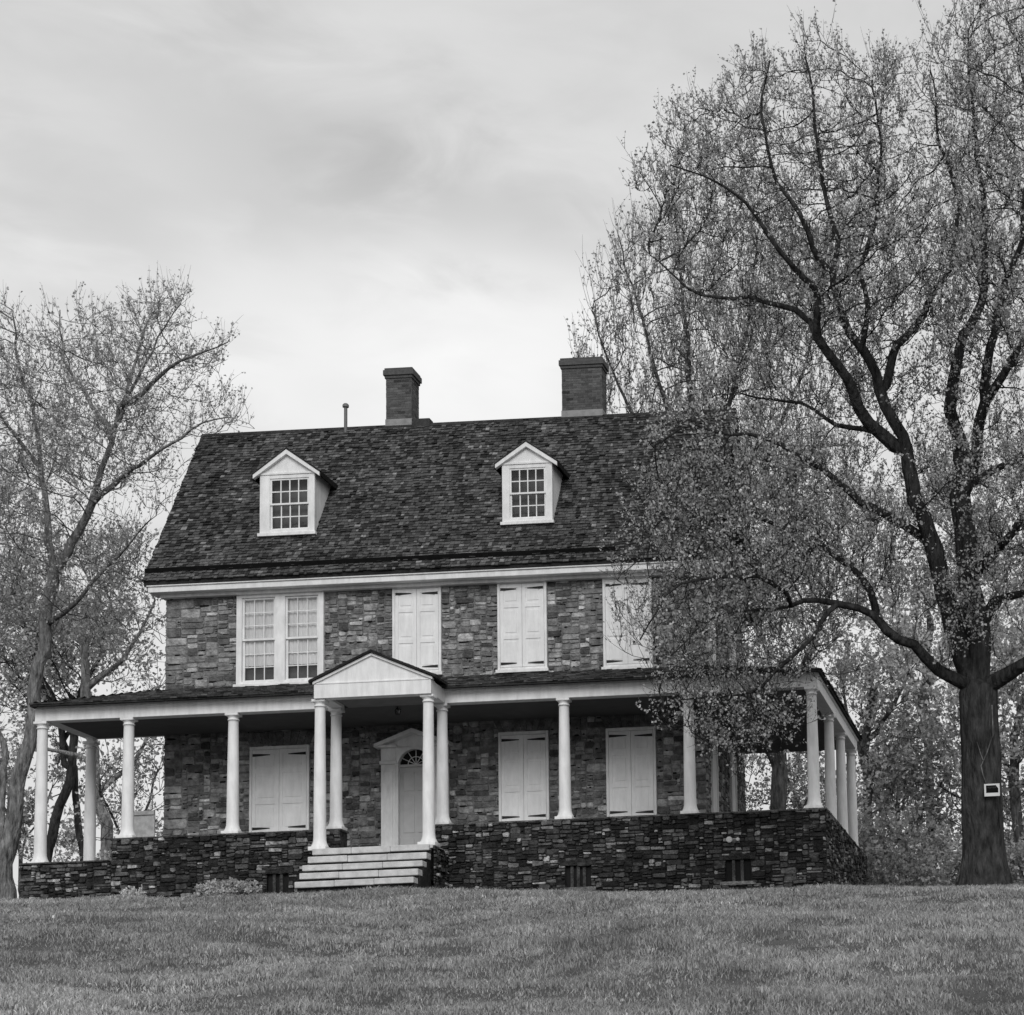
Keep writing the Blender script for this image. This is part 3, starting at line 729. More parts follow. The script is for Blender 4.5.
def cap(x0, x1, y0, y1, z):
    cpn = MB(); n = max(1, int(max(x1 - x0, y1 - y0) / .9))
    for k in range(n):
        if x1 - x0 > y1 - y0: a, c, d, e = x0 + (x1 - x0) * k / n + .004, x0 + (x1 - x0) * (k + 1) / n - .004, y0, y1
        else: a, c, d, e = x0, x1, y0 + (y1 - y0) * k / n + .004, y0 + (y1 - y0) * (k + 1) / n - .004
        cpn.box(a, c, d + rnd.uniform(-.012, .01), e, z - .045, z + rnd.uniform(-.006, 0), rnd.uniform(.05, .11), .008)
    cpn.build('coping', 'dark_stone', pw)
cap(-16.60, -11.09, -.345, .24, -.04); cap(-9.03, .335, -.345, .24, -.04); cap(-.22, .335, .245, 8.45, -.04); cap(-18.76, -16.62, -.34, .22, -.54); cap(-18.76, -18.2, .225, 2.72, -.54)
for k, (x0, x1, z0, z1) in enumerate(vents):
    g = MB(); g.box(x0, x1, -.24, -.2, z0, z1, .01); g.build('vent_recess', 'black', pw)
    g = MB(); 
    for f in ((.26, .5, .74) if k == 0 else (.33, .66)):
        x = x0 + (x1 - x0) * f; g.box(x - .035, x + .035, -.30, -.25, z0, z1, .06)
    g.box(x0 - .12, x1 + .12, -.36, -.2, z0 - .09, z0 - .005, .16, .008); g.box(x0 - .12, x1 + .12, -.345, -.2, z1 + .005, z1 + .16, .03, .008)
    g.build('vent_bars', 'dark_stone', pw)
# steps
st = MB(); ntr = 5; rise = .222; tread = .27
for k in range(ntr):
    yf_ = -1.345 - tread * k; zt = PF - .012 - rise * k
    xa, xb = -11.42 + rnd.uniform(-.02, .02), -8.68 + rnd.uniform(-.03, .02); n = 9
    # each tread is a slab of worn, slightly uneven edge
    for q in range(3):
        u0, u1 = xa + (xb - xa) * q / 3 + .003, xa + (xb - xa) * (q + 1) / 3 - .003
        st.box(u0, u1, yf_ - .04 + rnd.uniform(-.012, .008), yf_ + tread + .02, zt - .145 + rnd.uniform(-.012, .006), zt + rnd.uniform(-.008, 0), bev=.016)
sto = part(st, 'front_steps', 'step')
st = MB()
for k in range(ntr):
    yf_ = -1.345 - tread * k; zt = PF - .012 - rise * k
    st.box(-11.38, -8.68, yf_ + .06, yf_ + tread + .07, zt - rise - .6, zt - .15, .02)  # risers coloured near black: the shadow under each nosing is painted in
st.build('nosing_shade_riser', 'dark_stone', sto)
b = MB(); b.box(-11.42, -8.63, -1.31, .1, PF - .1, PF - .016, bev=.01); part(b, 'portico_floor', 'step')

# ================================================================== TREES
class Tree:
    def __init__(s, seed): s.pos = []; s.par = []; s.rmin = []; s.rg = random.Random(seed); s.np = np.random.default_rng(seed)
    def limb(s, pts, r0, r1, step=.35, wob=.05, attach=True, taper=1.35):
        """a limb followed from the photograph; starts from the nearest node already grown"""
        pts = [Vector(p) for p in pts]
        last = -1
        if s.pos and attach:
            d = [(Vector(q) - pts[0]).length for q in s.pos]; last = int(np.argmin(d))
        L_ = [0.]
        for a, b in zip(pts, pts[1:]): L_.append(L_[-1] + (b - a).length)
        n = max(2, int(L_[-1] / step)); ph = s.rg.random() * 9
        for k in range(0 if last < 0 else 1, n + 1):
            t = L_[-1] * k / n; i = max(j for j in range(len(pts) - 1) if L_[j] <= t + 1e-9); f = (t - L_[i]) / max(1e-6, L_[i + 1] - L_[i])
            # Catmull-Rom for a flowing limb
            p0, p1, p2, p3 = pts[max(i - 1, 0)], pts[i], pts[i + 1], pts[min(i + 2, len(pts) - 1)]
            p = .5 * ((2 * p1) + (p2 - p0) * f + (2 * p0 - 5 * p1 + 4 * p2 - p3) * f * f + (3 * p1 - p0 - 3 * p2 + p3) * f ** 3)
            w_ = wob if 0 < k < n else 0
            p = p + Vector((mnoise.noise(p * .9 + Vector((ph, 0, 0))), mnoise.noise(p * .9 + Vector((0, ph, 5))), mnoise.noise(p * .9 + Vector((3, 0, ph))))) * w_ * 2.6
            if w_ > .02: p = p + Vector((s.rg.gauss(0, .018), s.rg.gauss(0, .018), s.rg.gauss(0, .018)))
            s.pos.append(tuple(p)); s.par.append(last); s.rmin.append(r1 + (r0 - r1) * (1 - k / n) ** taper); last = len(s.pos) - 1
    def grow(s, att, step=.3, infl=3., kill=.45, up=.12, jit=.25, iters=90):
        att = np.asarray(att, float); alive = np.ones(len(att), bool)
        bd = np.full(len(att), 1e9); bi = np.zeros(len(att), int)
        new = list(range(len(s.pos))); cnt = {}
        for it in range(iters):
            if new:
                kd = kdtree.KDTree(len(new))
                for i in new: kd.insert(s.pos[i], i)
                kd.balance()
                for a in np.nonzero(alive)[0]:
                    _, i, d = kd.find(att[a])
                    if d < bd[a]: bd[a] = d; bi[a] = i
                alive &= bd > kill
            idx = np.nonzero(alive & (bd < infl))[0]
            if len(idx) == 0:
                if alive.sum() < 5 or infl > 30: break
                infl *= 1.5; new = []; continue
            acc = {}
            P_ = np.array(s.pos)
            dv = att[idx] - P_[bi[idx]]; dv /= np.linalg.norm(dv, axis=1)[:, None]
            for i, d in zip(bi[idx], dv):
                if i in acc: acc[i] = acc[i] + d
                else: acc[i] = d.copy()
            new = []
            for i, d in acc.items():
                c = cnt.get(i, 0)
                if c > 4: 
                    continue
                cnt[i] = c + 1
                d = d / (np.linalg.norm(d) + 1e-9) + s.np.normal(0, jit, 3); d[2] += up
                if s.par[i] >= 0:
                    pd_ = P_[i] - P_[s.par[i]]; d = d + .45 * pd_ / (np.linalg.norm(pd_) + 1e-9)
                d /= np.linalg.norm(d) + 1e-9
                s.pos.append(tuple(P_[i] + d * step)); s.par.append(int(i)); s.rmin.append(0.); new.append(len(s.pos) - 1)
            if not new: break
    def radii(s, tip=.008, ex=2.35):
        n = len(s.pos); s.ch = [[] for _ in range(n)]
        for i, p in enumerate(s.par):
            if p >= 0: s.ch[p].append(i)
        acc = np.zeros(n); rad = np.zeros(n)
        for i in range(n - 1, -1, -1):
            r = max(tip, acc[i] ** (1 / ex) if acc[i] > 0 else tip); r = max(r, s.rmin[i])
            if s.rmin[i] > 0: r = max(s.rmin[i], min(r, s.rmin[i] * 1.12))
            rad[i] = r
            if s.par[i] >= 0: acc[s.par[i]] += r ** ex
        s.rad = rad; return rad
    def twigs(s, k=2, ln=(.35, .8), up=.7, rmax=.05, r=.006, sub=1, weight=None, out=.6):
        """fine ascending shoots on every thin branch; kept as curves of four points"""
        g = s.np; P_ = np.array(s.pos); idx = np.nonzero(s.rad <= rmax)[0]
        par = np.array(s.par); d0 = P_ - P_[np.maximum(par, 0)]; d0 /= np.linalg.norm(d0, axis=1)[:, None] + 1e-9
        wgt = np.ones(len(idx)) if weight is None else np.array([weight(P_[i]) for i in idx])
        wgt = wgt * np.array([max(.05, 1 + 1.1 * mnoise.noise(Vector(P_[i]) * .9)) for i in idx])
        num = g.poisson(k * wgt); o = np.repeat(P_[idx], num, 0); dd = np.repeat(d0[idx], num, 0); n = len(o)
        def shoot(o, dd, ln, r):
            n = len(o); d = out * dd + g.normal(0, .55, (n, 3)); d[:, 2] += up; d /= np.linalg.norm(d, axis=1)[:, None]
            c = g.normal(0, .22, (n, 3)); c[:, 2] += up * .25; L_ = g.uniform(ln[0], ln[1], n)[:, None]
            q = np.stack([o, o + d * L_ * .36, o + (d * .68 + c * .25) * L_, o + (d + c * .6) * L_], 1)
            return q, np.full(n, r)
        q, rr = shoot(o, dd, ln, r); Q, RR = [q], [rr]
        for _ in range(sub):
            f = g.integers(1, 3, n); b = q[np.arange(n), f]; e = q[np.arange(n), f + 1] - b; e /= np.linalg.norm(e, axis=1)[:, None] + 1e-9
            q2, r2 = shoot(b, e, (ln[0] * .5, ln[1] * .6), r * .8); Q.append(q2); RR.append(r2)
        s.tw = np.concatenate(Q); s.twr = np.concatenate(RR)
    def twig_mesh(s):
        q = s.tw; n = len(q); g = s.np
        ax = q[:, 3] - q[:, 0]; ax /= np.linalg.norm(ax, axis=1)[:, None] + 1e-9
        a = np.cross(ax, g.normal(0, 1, (n, 3))); a /= np.linalg.norm(a, axis=1)[:, None] + 1e-9; b = np.cross(ax, a)
        v = np.zeros((n, 4, 3, 3)); tp = [1, .8, .6, .3]
        for k in range(4):
            for j in range(3):
                an = 2 * math.pi * j / 3; v[:, k, j] = q[:, k] + (a * math.cos(an) + b * math.sin(an)) * (s.twr * tp[k])[:, None]
        base = np.arange(n)[:, None] * 12; f = []
        for k in range(3):
            for j in range(3): f.append(np.concatenate([base + k * 3 + j, base + k * 3 + (j + 1) % 3, base + k * 3 + 3 + (j + 1) % 3, base + k * 3 + 3 + j], 1))
        return v.reshape(-1, 3), np.concatenate(f)
    def twig_leaves(s, name, parent, per=3., size=(.05, .1), tone=(.07, .24), jit=.03, weight=None, hang=.0, shape=(.28, .45)):
        g = s.np; n = len(s.tw)
        w_ = np.ones(n) if weight is None else np.array([weight(p) for p in s.tw[:, 3]])
        num = g.poisson(per * w_); i = np.repeat(np.arange(n), num); n = len(i); t = g.uniform(.9, 3., n) ** 1.; k = np.minimum(t.astype(int), 2); f = (t - k)[:, None]
        c = s.tw[i, k] * (1 - f) + s.tw[i, k + 1] * f + g.normal(0, jit, (n, 3))
        d = g.normal(0, 1, (n, 3)); d[:, 2] -= hang; d /= np.linalg.norm(d, axis=1)[:, None]
        e = g.normal(0, 1, (n, 3)); e -= d * (e * d).sum(1)[:, None]; e /= np.linalg.norm(e, axis=1)[:, None]
        nn = np.cross(d, e); ln = (size[0] + (size[1] - size[0]) * g.beta(1.6, 2.4, n))[:, None]; wd = ln * g.uniform(shape[0], shape[1], n)[:, None]
        c = c + d * ln * .45
        v = np.stack([c - d * ln * .5, c + e * wd + d * ln * .05 + nn * wd * .5, c + d * ln * .5, c - e * wd + d * ln * .05 + nn * wd * .5], 1).reshape(-1, 3)
        ff = np.arange(n * 4).reshape(-1, 4); ff = np.concatenate([ff[:, [0, 1, 2]], ff[:, [0, 2, 3]]])
        tn = np.repeat(np.clip(g.normal(sum(tone) / 2, (tone[1] - tone[0]) / 3., n), tone[0] * .6, tone[1] * 1.4), 4)
        return rooted(np_mesh(name, v, ff, tn, 'leaf'), parent)
    def branches(s, name, parent, tone=(.06, .12), mat='bark', cut=0., flare=0.):
        V, F, T = [], [], []
        stack = [(i, -1) for i, p in enumerate(s.par) if p < 0]
        nz = s.np
        while stack:
            i, pre = stack.pop()
            chain = ([pre] if pre >= 0 else []) + [i]
            j = i
            while s.ch[j]:
                k = max(s.ch[j], key=lambda q: s.rad[q])
                for q in s.ch[j]:
                    if q != k: stack.append((q, j))
                chain.append(k); j = k
            rr = [s.rad[q] for q in chain]
            if pre >= 0: rr[0] = min(s.rad[pre] * .9, rr[1] * 1.25)
            if max(rr) < cut: continue
            sides = 30 if max(rr) > .33 else 16 if max(rr) > .2 else (7 if max(rr) > .06 else (4 if max(rr) > .02 else 3))
            pts = [Vector(s.pos[q]) for q in chain]; prev = None; o = len(V); tn = s.rg.uniform(*tone)
            ridge = nz.uniform(-1, 1, sides) if sides >= 16 else np.zeros(sides)
            for k, p in enumerate(pts):
                d = pts[min(k + 1, len(pts) - 1)] - pts[max(k - 1, 0)]; d = d.normalized() if d.length > 1e-6 else Vector((0, 0, 1))
                if prev is None: a = d.orthogonal().normalized()
                else:
                    a = prev - d * prev.dot(d); a = a.normalized() if a.length > 1e-6 else d.orthogonal().normalized()
                prev = a; b = d.cross(a)
                for q in range(sides):
                    an = 2 * math.pi * q / sides; r = rr[k]
                    if sides >= 16:
                        r *= 1 + .045 * mnoise.noise(Vector((an * 4.2, p.z * .5, 7))) * (2 if sides == 30 else 1) + .035 * ridge[q] + .07 * mnoise.noise(Vector((math.cos(an) * 1.5, math.sin(an) * 1.5, p.z * .8)))
                        if flare and p.z < pts[0].z + 1.2 and pre < 0: r *= 1 + flare * (1 - (p.z - pts[0].z) / 1.2) ** 2 * (1 + .5 * ridge[q])
                    V.append(p + (a * math.cos(an) + b * math.sin(an)) * r); T.append(tn)
                if k:
                    e = o + (k - 1) * sides
                    for q in range(sides):
                        F.append((e + q, e + (q + 1) % sides, e + sides + (q + 1) % sides, e + sides + q))
        V = np.array([tuple(v_) for v_ in V]); F = np.array(F); T = np.array(T)
        if hasattr(s, 'tw'):
            v2, f2 = s.twig_mesh(); F = np.concatenate([F, f2 + len(V)]); V = np.concatenate([V, v2]); T = np.concatenate([T, np.full(len(v2), sum(tone) / 2 * 1.2)])
        ob = np_mesh(name, V, F, T, mat)
        ob.data.polygons.foreach_set('use_smooth', [True] * len(ob.data.polygons))
        return rooted(ob, parent)

def poly_points(poly, Y, n, tmax=4.5, rgseed=1, thr=-.15, nscale=.45, fall=1.0):
    """attraction points through the volume of a crown whose outline was measured in the photograph"""
    rg = random.Random(rgseed); xs = [p[0] for p in poly]; ys = [p[1] for p in poly]; out = []
    sc = np.linalg.norm(at(500, 500, Y) - at(501, 500, Y))
    while len(out) < n:
        u, v_ = rg.uniform(min(xs), max(xs)), rg.uniform(min(ys), max(ys))
        ins = False; dm = 1e9
        for (a, b), (c, d) in zip(poly, poly[1:] + poly[:1]):
            if (b > v_) != (d > v_) and u < (c - a) * (v_ - b) / (d - b) + a: ins = not ins
            ex, ey = c - a, d - b; t = max(0, min(1, ((u - a) * ex + (v_ - b) * ey) / (ex * ex + ey * ey + 1e-9))); dm = min(dm, math.hypot(u - a - t * ex, v_ - b - t * ey))
        if not ins: continue
        h = min(tmax, .35 + dm * sc * 1.1)
        # equal chance per unit of volume
        if rg.random() > (h / tmax) ** fall: continue
        p = at(u, v_, Y + rg.uniform(-h, h))
        if mnoise.noise(Vector(p) * nscale) < thr: continue
        out.append(p)
    return out
def px(pts, Y, dY=None):
    """photograph pixels -> world, sliding from depth Y[0] to Y[1]"""
    y0, y1 = Y if isinstance(Y, tuple) else (Y, Y); n = len(pts)
    return [tuple(at(u, v_, y0 + (y1 - y0) * k / max(1, n - 1))) for k, (u, v_) in enumerate(pts)]
def tree_root(name, base, label, group=None): return empty(name, tuple(base), label, 'tree', group)

# ---- the large tree at the right, in front of the porch
T = Tree(3)
TY = -4.
T.limb([at(986, 892, TY), *px([(984, 860), (982, 800), (980, 740), (978, 690)], TY)], .48, .41, .3, .015)
T.limb(px([(979, 690), (976, 650), (971, 600), (966, 540), (964, 490), (962, 452)], (TY, TY + .5)), .29, .20, .3, .05)
T.limb(px([(964, 470), (952, 420), (951, 385), (962, 345), (976, 310), (984, 270), (985, 200), (978, 140), (972, 80), (968, 30)], (TY + .3, TY + 1.5)), .17, .02, .35, .05)
T.limb(px([(966, 480), (978, 440), (986, 400), (1002, 368), (1024, 335), (1050, 290), (1075, 220)], (TY + .3, TY - 1.5)), .16, .03, .35, .05)
T.limb(px([(986, 400), (992, 340), (1004, 290), (1020, 240), (1030, 160), (1040, 80)], (TY, TY - .8)), .12, .02, .35, .05)
T.limb(px([(968, 490), (985, 478), (1010, 462), (1040, 448), (1090, 430)], (TY, TY + 2)), .11, .03, .35, .05)
T.limb(px([(976, 690), (964, 655), (950, 615), (938, 575), (926, 535), (916, 495), (907, 455), (893, 420), (880, 392), (870, 360), (850, 331), (836, 303), (832, 275), (836, 245), (826, 200), (820, 165), (812, 110), (806, 60)], (TY, TY - 1.8)), .25, .02, .35, .04)
T.limb(px([(908, 455), (880, 432), (866, 415), (850, 388), (832, 356), (818, 333), (816, 295), (796, 267), (768, 235), (741, 199), (709, 181), (670, 165)], (TY - .5, TY - 3.5)), .16, .015, .35, .04)
T.limb(px([(818, 333), (796, 312), (760, 299), (723, 299), (682, 283), (650, 255)], (TY - 1.5, TY - 1)), .08, .015, .35, .05)
T.limb(px([(832, 275), (815, 250), (800, 215), (770, 160), (760, 100), (770, 60)], (TY - 1.5, TY - 2.6)), .08, .015, .35, .05)
T.limb(px([(884, 392), (890, 365), (906, 333), (936, 294), (954, 258), (960, 200), (940, 140), (930, 70)], (TY - .6, TY + 2.)), .11, .02, .35, .05)
T.limb(px([(862, 350), (866, 310), (862, 270), (875, 220), (880, 150), (872, 80)], (TY - 1, TY + 1)), .07, .02, .35, .05)
T.limb(px([(976, 695), (960, 688), (936, 668), (912, 652), (891, 636), (868, 612), (841, 600), (805, 600), (770, 602), (735, 608), (700, 625), (672, 655)], (TY, TY - 2.5)), .165, .015, .35, .09, taper=1.6)
T.limb(px([(885, 628), (872, 590), (840, 560), (800, 535), (760, 520), (720, 515), (680, 520)], (TY - 1, TY + .5)), .10, .02, .35, .06)
T.limb(px([(940, 555), (900, 520), (860, 500), (820, 470), (780, 445), (735, 430), (690, 430), (655, 445)], (TY, TY - 2.2)), .12, .02, .35, .06)
T.limb(px([(900, 445), (870, 430), (835, 425), (800, 405), (760, 395), (715, 395)], (TY - .4, TY + 1)), .08, .015, .35, .06)
T.limb(px([(800, 600), (770, 580), (735, 575), (700, 580), (665, 600), (640, 640)], (TY - 2, TY - 3.5)), .06, .015, .35, .06)
T.limb(px([(841, 600), (810, 640), (780, 670), (750, 690), (715, 700), (680, 700), (652, 715)], (TY - 1.5, TY - 1)), .06, .012, .35, .06)
T.limb(px([(985, 690), (1002, 678), (1022, 664), (1050, 650), (1090, 640), (1130, 650)], (TY, TY - 1)), .2, .04, .35, .04)
T.limb(px([(976, 640), (984, 616), (999, 600), (1022, 592), (1060, 580), (1110, 560)], (TY, TY + 1.2)), .15, .03, .35, .04)
T.limb(px([(972, 580), (986, 562), (1006, 544), (1030, 505), (1060, 470), (1100, 430)], (TY, TY - 1.4)), .13, .03, .35, .04)
up_poly = [(648, 250), (626, 165), (660, 110), (705, 85), (740, 60), (800, 38), (860, 45), (900, 55), (930, 22), (960, 2), (1000, -20), (1060, -30), (1120, 40), (1165, 200), (1160, 420), (1060, 470), (960, 430), (860, 440), (760, 400), (690, 330)]
lo_poly = [(760, 380), (700, 395), (662, 415), (640, 470), (618, 530), (610, 590), (606, 640), (645, 690), (642, 735), (690, 740), (735, 790), (770, 740), (815, 690), (860, 620), (930, 640), (960, 590), (1050, 620), (1140, 660), (1160, 420), (960, 420), (860, 420)]
att = poly_points(up_poly, TY, 5600, 4.5, 1, thr=-.28, fall=.75) + poly_points(lo_poly, TY - .5, 4000, 3.6, 2, thr=-.25) + poly_points([(648, 700), (700, 682), (800, 680), (806, 730), (770, 765), (735, 785), (690, 750)], TY - 1, 420, 1.6, 12, thr=-.5) + poly_points([(890, 520), (930, 440), (1000, 450), (1020, 560), (1000, 660), (950, 650), (900, 600)], TY - 1.1, 420, .8, 14, thr=-.1)
T.grow(att, .27, 2.6, .36, .22, .3)
T.radii(.0075)
def low_dense(p): return 1. if p[2] > 9.5 else 1. + min(1., (9.5 - p[2]) / 3) * .12
T.twigs(2.0, (.3, .8), .9, .05, .0065, 1, weight=lambda p: 1. if p[2] > 9.5 else 1.25)
base = at(985, 888, TY)
t1 = tree_root('shade_tree', base, 'large old tree with a thick dark trunk carrying a white sign, overhanging the porch')
T.branches('trunk', t1, (.028, .042), flare=.30)
T.twig_leaves('crown', t1, 4.7, (.035, .105), (.27, .68), weight=low_dense)
# vine stem on its trunk, and the notice
b = MB(); 
def ontrunk(u, v_, dy=-.46): p = at(u, v_, TY + dy); return p
b.tube([ontrunk(992, 705, -.40), ontrunk(993, 735, -.42), ontrunk(986, 755, -.46), ontrunk(981, 766, -.47), ontrunk(983, 775, -.47), ontrunk(986, 783, -.47)], .014, 6, .12)
b.tube([ontrunk(977, 742, -.46), ontrunk(981, 755, -.475), ontrunk(983, 760, -.475)], .011, 6, .12)
vn = b.build('climbing_vine', 'bark'); tag(vn, 'thin pale vine stem climbing the trunk above the small sign', 'vine')
sg = empty('tree_sign', tuple(ontrunk(992, 791, -.53)), 'small white notice with a black panel nailed to the thick trunk', 'sign')
c0 = ontrunk(992, 790, -.53); b = MB(); b.box(c0[0] - .165, c0[0] + .165, c0[1] - .008, c0[1] + .008, c0[2] - .135, c0[2] + .135, bev=.004); rooted(b.build('plate', 'sign'), sg)
b = MB(); b.prism([(c0[0] - .125, c0[2] - .06), (c0[0] + .135, c0[2] - .06), (c0[0] + .135, c0[2] + .03), (c0[0] + .085, c0[2] + .1), (c0[0] - .125, c0[2] + .1)], c0[1] - .0105, c0[1] - .0085, 'y'); rooted(b.build('dark_panel', 'gutter'), sg)
b = MB()
for k in range(5): b.box(c0[0] - .09 + k * .04, c0[0] - .066 + k * .04, c0[1] - .0125, c0[1] - .0106, c0[2] + (.03 if k % 2 else .04), c0[2] + .072)
rooted(b.build('worn_lettering', 'iron'), sg)

# ---- left tree beside the porch
T = Tree(5); LY = 6.
gz = float(ground_z(-22, LY))
T.limb(px([(4, 915), (8, 860), (17, 790), (28, 730), (36, 680), (45, 620), (53, 572)], LY), .25, .14, .35, .06)
T.limb(px([(6, 890), (0, 830), (4, 760), (-8, 690), (-20, 610), (-30, 520), (-28, 420)], (LY, LY + 2)), .12, .03, .35, .04)
T.limb(px([(53, 572), (66, 552), (84, 522), (94, 490), (106, 456), (117, 428), (119, 405), (132, 385), (150, 355), (166, 325), (180, 305)], (LY, LY - 1.5)), .135, .015, .35, .04)
T.limb(px([(119, 405), (140, 392), (166, 370), (195, 355), (228, 342)], (LY - 1, LY - 2)), .09, .015, .35, .04)
T.limb(px([(117, 425), (134, 364), (150, 320), (160, 300)], (LY - 1, LY + .5)), .07, .012, .35, .04)
T.limb(px([(109, 440), (104, 420), (91, 408), (74, 378), (62, 350), (60, 310)], (LY - 1, LY + 1)), .09, .015, .35, .04)
T.limb(px([(94, 500), (112, 485), (129, 470), (141, 464), (165, 448), (200, 424), (235, 418)], (LY - .5, LY - 2.5)), .09, .015, .35, .04)
T.limb(px([(52, 575), (47, 515), (42, 470), (37, 420), (28, 395), (18, 370), (12, 310)], (LY, LY + 1)), .11, .02, .35, .04)
T.limb(px([(43, 475), (20, 440), (0, 418), (-20, 390)], (LY + .5, LY - 1)), .08, .02, .35, .04)
T.limb(px([(45, 620), (70, 610), (100, 575), (130, 540), (150, 520)], (LY, LY - 1.5)), .08, .015, .35, .05)
lp1 = [(u, v_ + 14) for u, v_ in [(-130, 260), (-40, 285), (0, 305), (45, 292), (85, 286), (135, 282), (180, 286), (205, 305), (236, 332), (232, 372), (212, 395), (255, 408), (262, 422), (225, 432), (195, 445), (180, 500), (150, 540), (80, 560), (-100, 600)]]
lp2 = [(-120, 560), (60, 520), (150, 530), (165, 600), (168, 700), (60, 700), (-120, 760)]
T.grow(poly_points(lp1, LY, 2900, 4., 4, thr=-.3, fall=.6) + poly_points(lp2, LY + .5, 700, 3., 6), .28, 2.6, .40, .25, .28)
T.radii(.0085)
t2 = tree_root('broadleaf_tree', at(5, 900, LY), 'tall thinly leafed tree at the left end of the porch')
T.twigs(1.9, (.35, .9), .8, .045, .007, 1)
T.branches('trunk', t2, (.13, .20), flare=.15)
T.twig_leaves('crown', t2, 2.5, (.05, .12), (.30, .66))

# ---- upright tree behind the roof, right of the wide chimney
T = Tree(8); BY = 15.
T.limb(px([(700, 900), (698, 700), (695, 560), (690, 470)], BY), .34, .22, .5, .05)
for pts, r in (([(690, 470), (672, 420), (655, 370), (640, 320), (628, 270), (618, 235)], .10), ([(692, 450), (690, 380), (684, 300), (678, 240), (676, 208)], .12), ([(690, 480), (655, 450), (625, 400), (605, 350), (592, 310)], .09),
               ([(694, 500), (720, 430), (740, 360), (752, 290), (758, 230)], .12), ([(694, 520), (750, 460), (790, 400), (815, 330), (825, 280)], .10), ([(690, 500), (640, 470), (605, 430), (588, 395), (578, 360)], .07)):
    T.limb(px(pts, (BY, BY + rnd.uniform(-2, 2))), r, .02, .4, .04)
bp = [(572, 470), (570, 370), (580, 310), (600, 270), (622, 225), (650, 208), (690, 200), (740, 210), (790, 250), (840, 300), (870, 420), (850, 560), (700, 560), (600, 520)]
T.grow(poly_points(bp, BY, 2100, 4.5, 9, thr=-.25), .36, 3., .46, .28, .18)
T.radii(.011)
t3 = tree_root('upright_tree', at(700, 893, BY), 'slender upright tree behind the house roof, right of the wide chimney')
T.twigs(1.6, (.5, 1.3), 1.7, .05, .009, 1, out=.3)
T.branches('trunk', t3, (.06, .10))
T.twig_leaves('crown', t3, 3.4, (.06, .14), (.26, .6))

# ---- trees behind: each with its own trunk, limbs and crown
def back_tree(seed, Y, base, limbs, polys, label, n, per=5, size=(.12, .22), tone=(.28, .66), r=.22, btone=(.07, .12), step=.42, kill=.55, tmax=3.5, up=.2, name='woodland_tree', spread=.24, thr=-.2, hang=0.):
    T = Tree(seed); first = True
    for pts in limbs:
        T.limb(px(pts, (Y, Y + (0 if first else rnd.uniform(-1.5, 1.5)))), r if first else r * .55, r * .6 if first else .03, .45, .06); first = False
    at_ = []
    for k, p in enumerate(polys): at_ += poly_points(p, Y, n // len(polys), tmax, seed * 3 + k, thr=thr)
    T.grow(at_, step, 4., kill, up, .28)
    T.radii(.012)
    t = tree_root(name, at(base[0], base[1], Y), label, 'trees standing behind the house')
    T.twigs(1.8, (.5, 1.2), .6, .06, .010, 1)
    T.branches('trunk', t, btone)
    T.twig_leaves('crown', t, per, size, tone, .08)
# right side bank
back_tree(21, 13, (780, 895), [[(780, 915), (779, 830), (776, 760), (785, 690)], [(778, 770), (755, 720), (740, 660), (735, 600)], [(785, 690), (810, 650), (830, 600), (840, 540)]],
          [[(735, 480), (800, 440), (870, 460), (890, 560), (860, 680), (830, 720), (740, 720), (728, 600)]], 'tree with a dark trunk seen through the right end of the porch', 900, 5, (.09, .17), r=.3)
back_tree(22, 24, (868, 895), [[(868, 915), (870, 840), (866, 760), (872, 690)], [(868, 770), (850, 720), (838, 670)], [(868, 740), (900, 690), (915, 650)]],
          [[(826, 690), (850, 640), (900, 610), (945, 650), (962, 740), (955, 800), (860, 830), (846, 760)]], 'leafy tree behind, between the side porch columns and the thick trunk', 950, 7.5)
back_tree(23, 20, (1016, 895), [[(1016, 915), (1018, 840), (1014, 760), (1022, 700)], [(1016, 780), (985, 730), (965, 680)], [(1018, 760), (1050, 700), (1070, 640)]],
          [[(930, 690), (960, 620), (1040, 580), (1110, 620), (1140, 740), (1120, 840), (1000, 830), (940, 770)]], 'leafy tree behind, at the right edge beyond the thick trunk', 950, 6.5)
back_tree(24, 30, (930, 895), [[(930, 915), (930, 800), (925, 700), (930, 620)], [(926, 720), (900, 640), (885, 560)], [(928, 690), (960, 620), (985, 540)]],
          [[(850, 600), (880, 500), (950, 460), (1040, 480), (1060, 600), (1000, 700), (880, 700)]], 'tall pale leafed tree farthest back, rising behind the thick trunk', 900, 5)
back_tree(25, 17, (812, 895), [[(812, 915), (814, 860), (810, 800), (818, 740)], [(812, 830), (795, 790), (780, 760)]],
          [[(742, 745), (800, 730), (870, 740), (880, 800), (870, 885), (800, 870), (742, 850)]], 'low bushy tree filling the view through the right end of the porch', 800, 6, (.09, .17), r=.12, thr=-.12)
back_tree(26, 26, (900, 895), [[(900, 915), (902, 860), (898, 800)], [(900, 850), (880, 800), (872, 760)], [(900, 840), (930, 800), (950, 770)]],
          [[(845, 790), (880, 740), (960, 750), (1010, 790), (1060, 780), (1060, 890), (850, 890)]], 'low thicket tree behind, under the crowns left of the thick trunk', 1000, 7, r=.13)
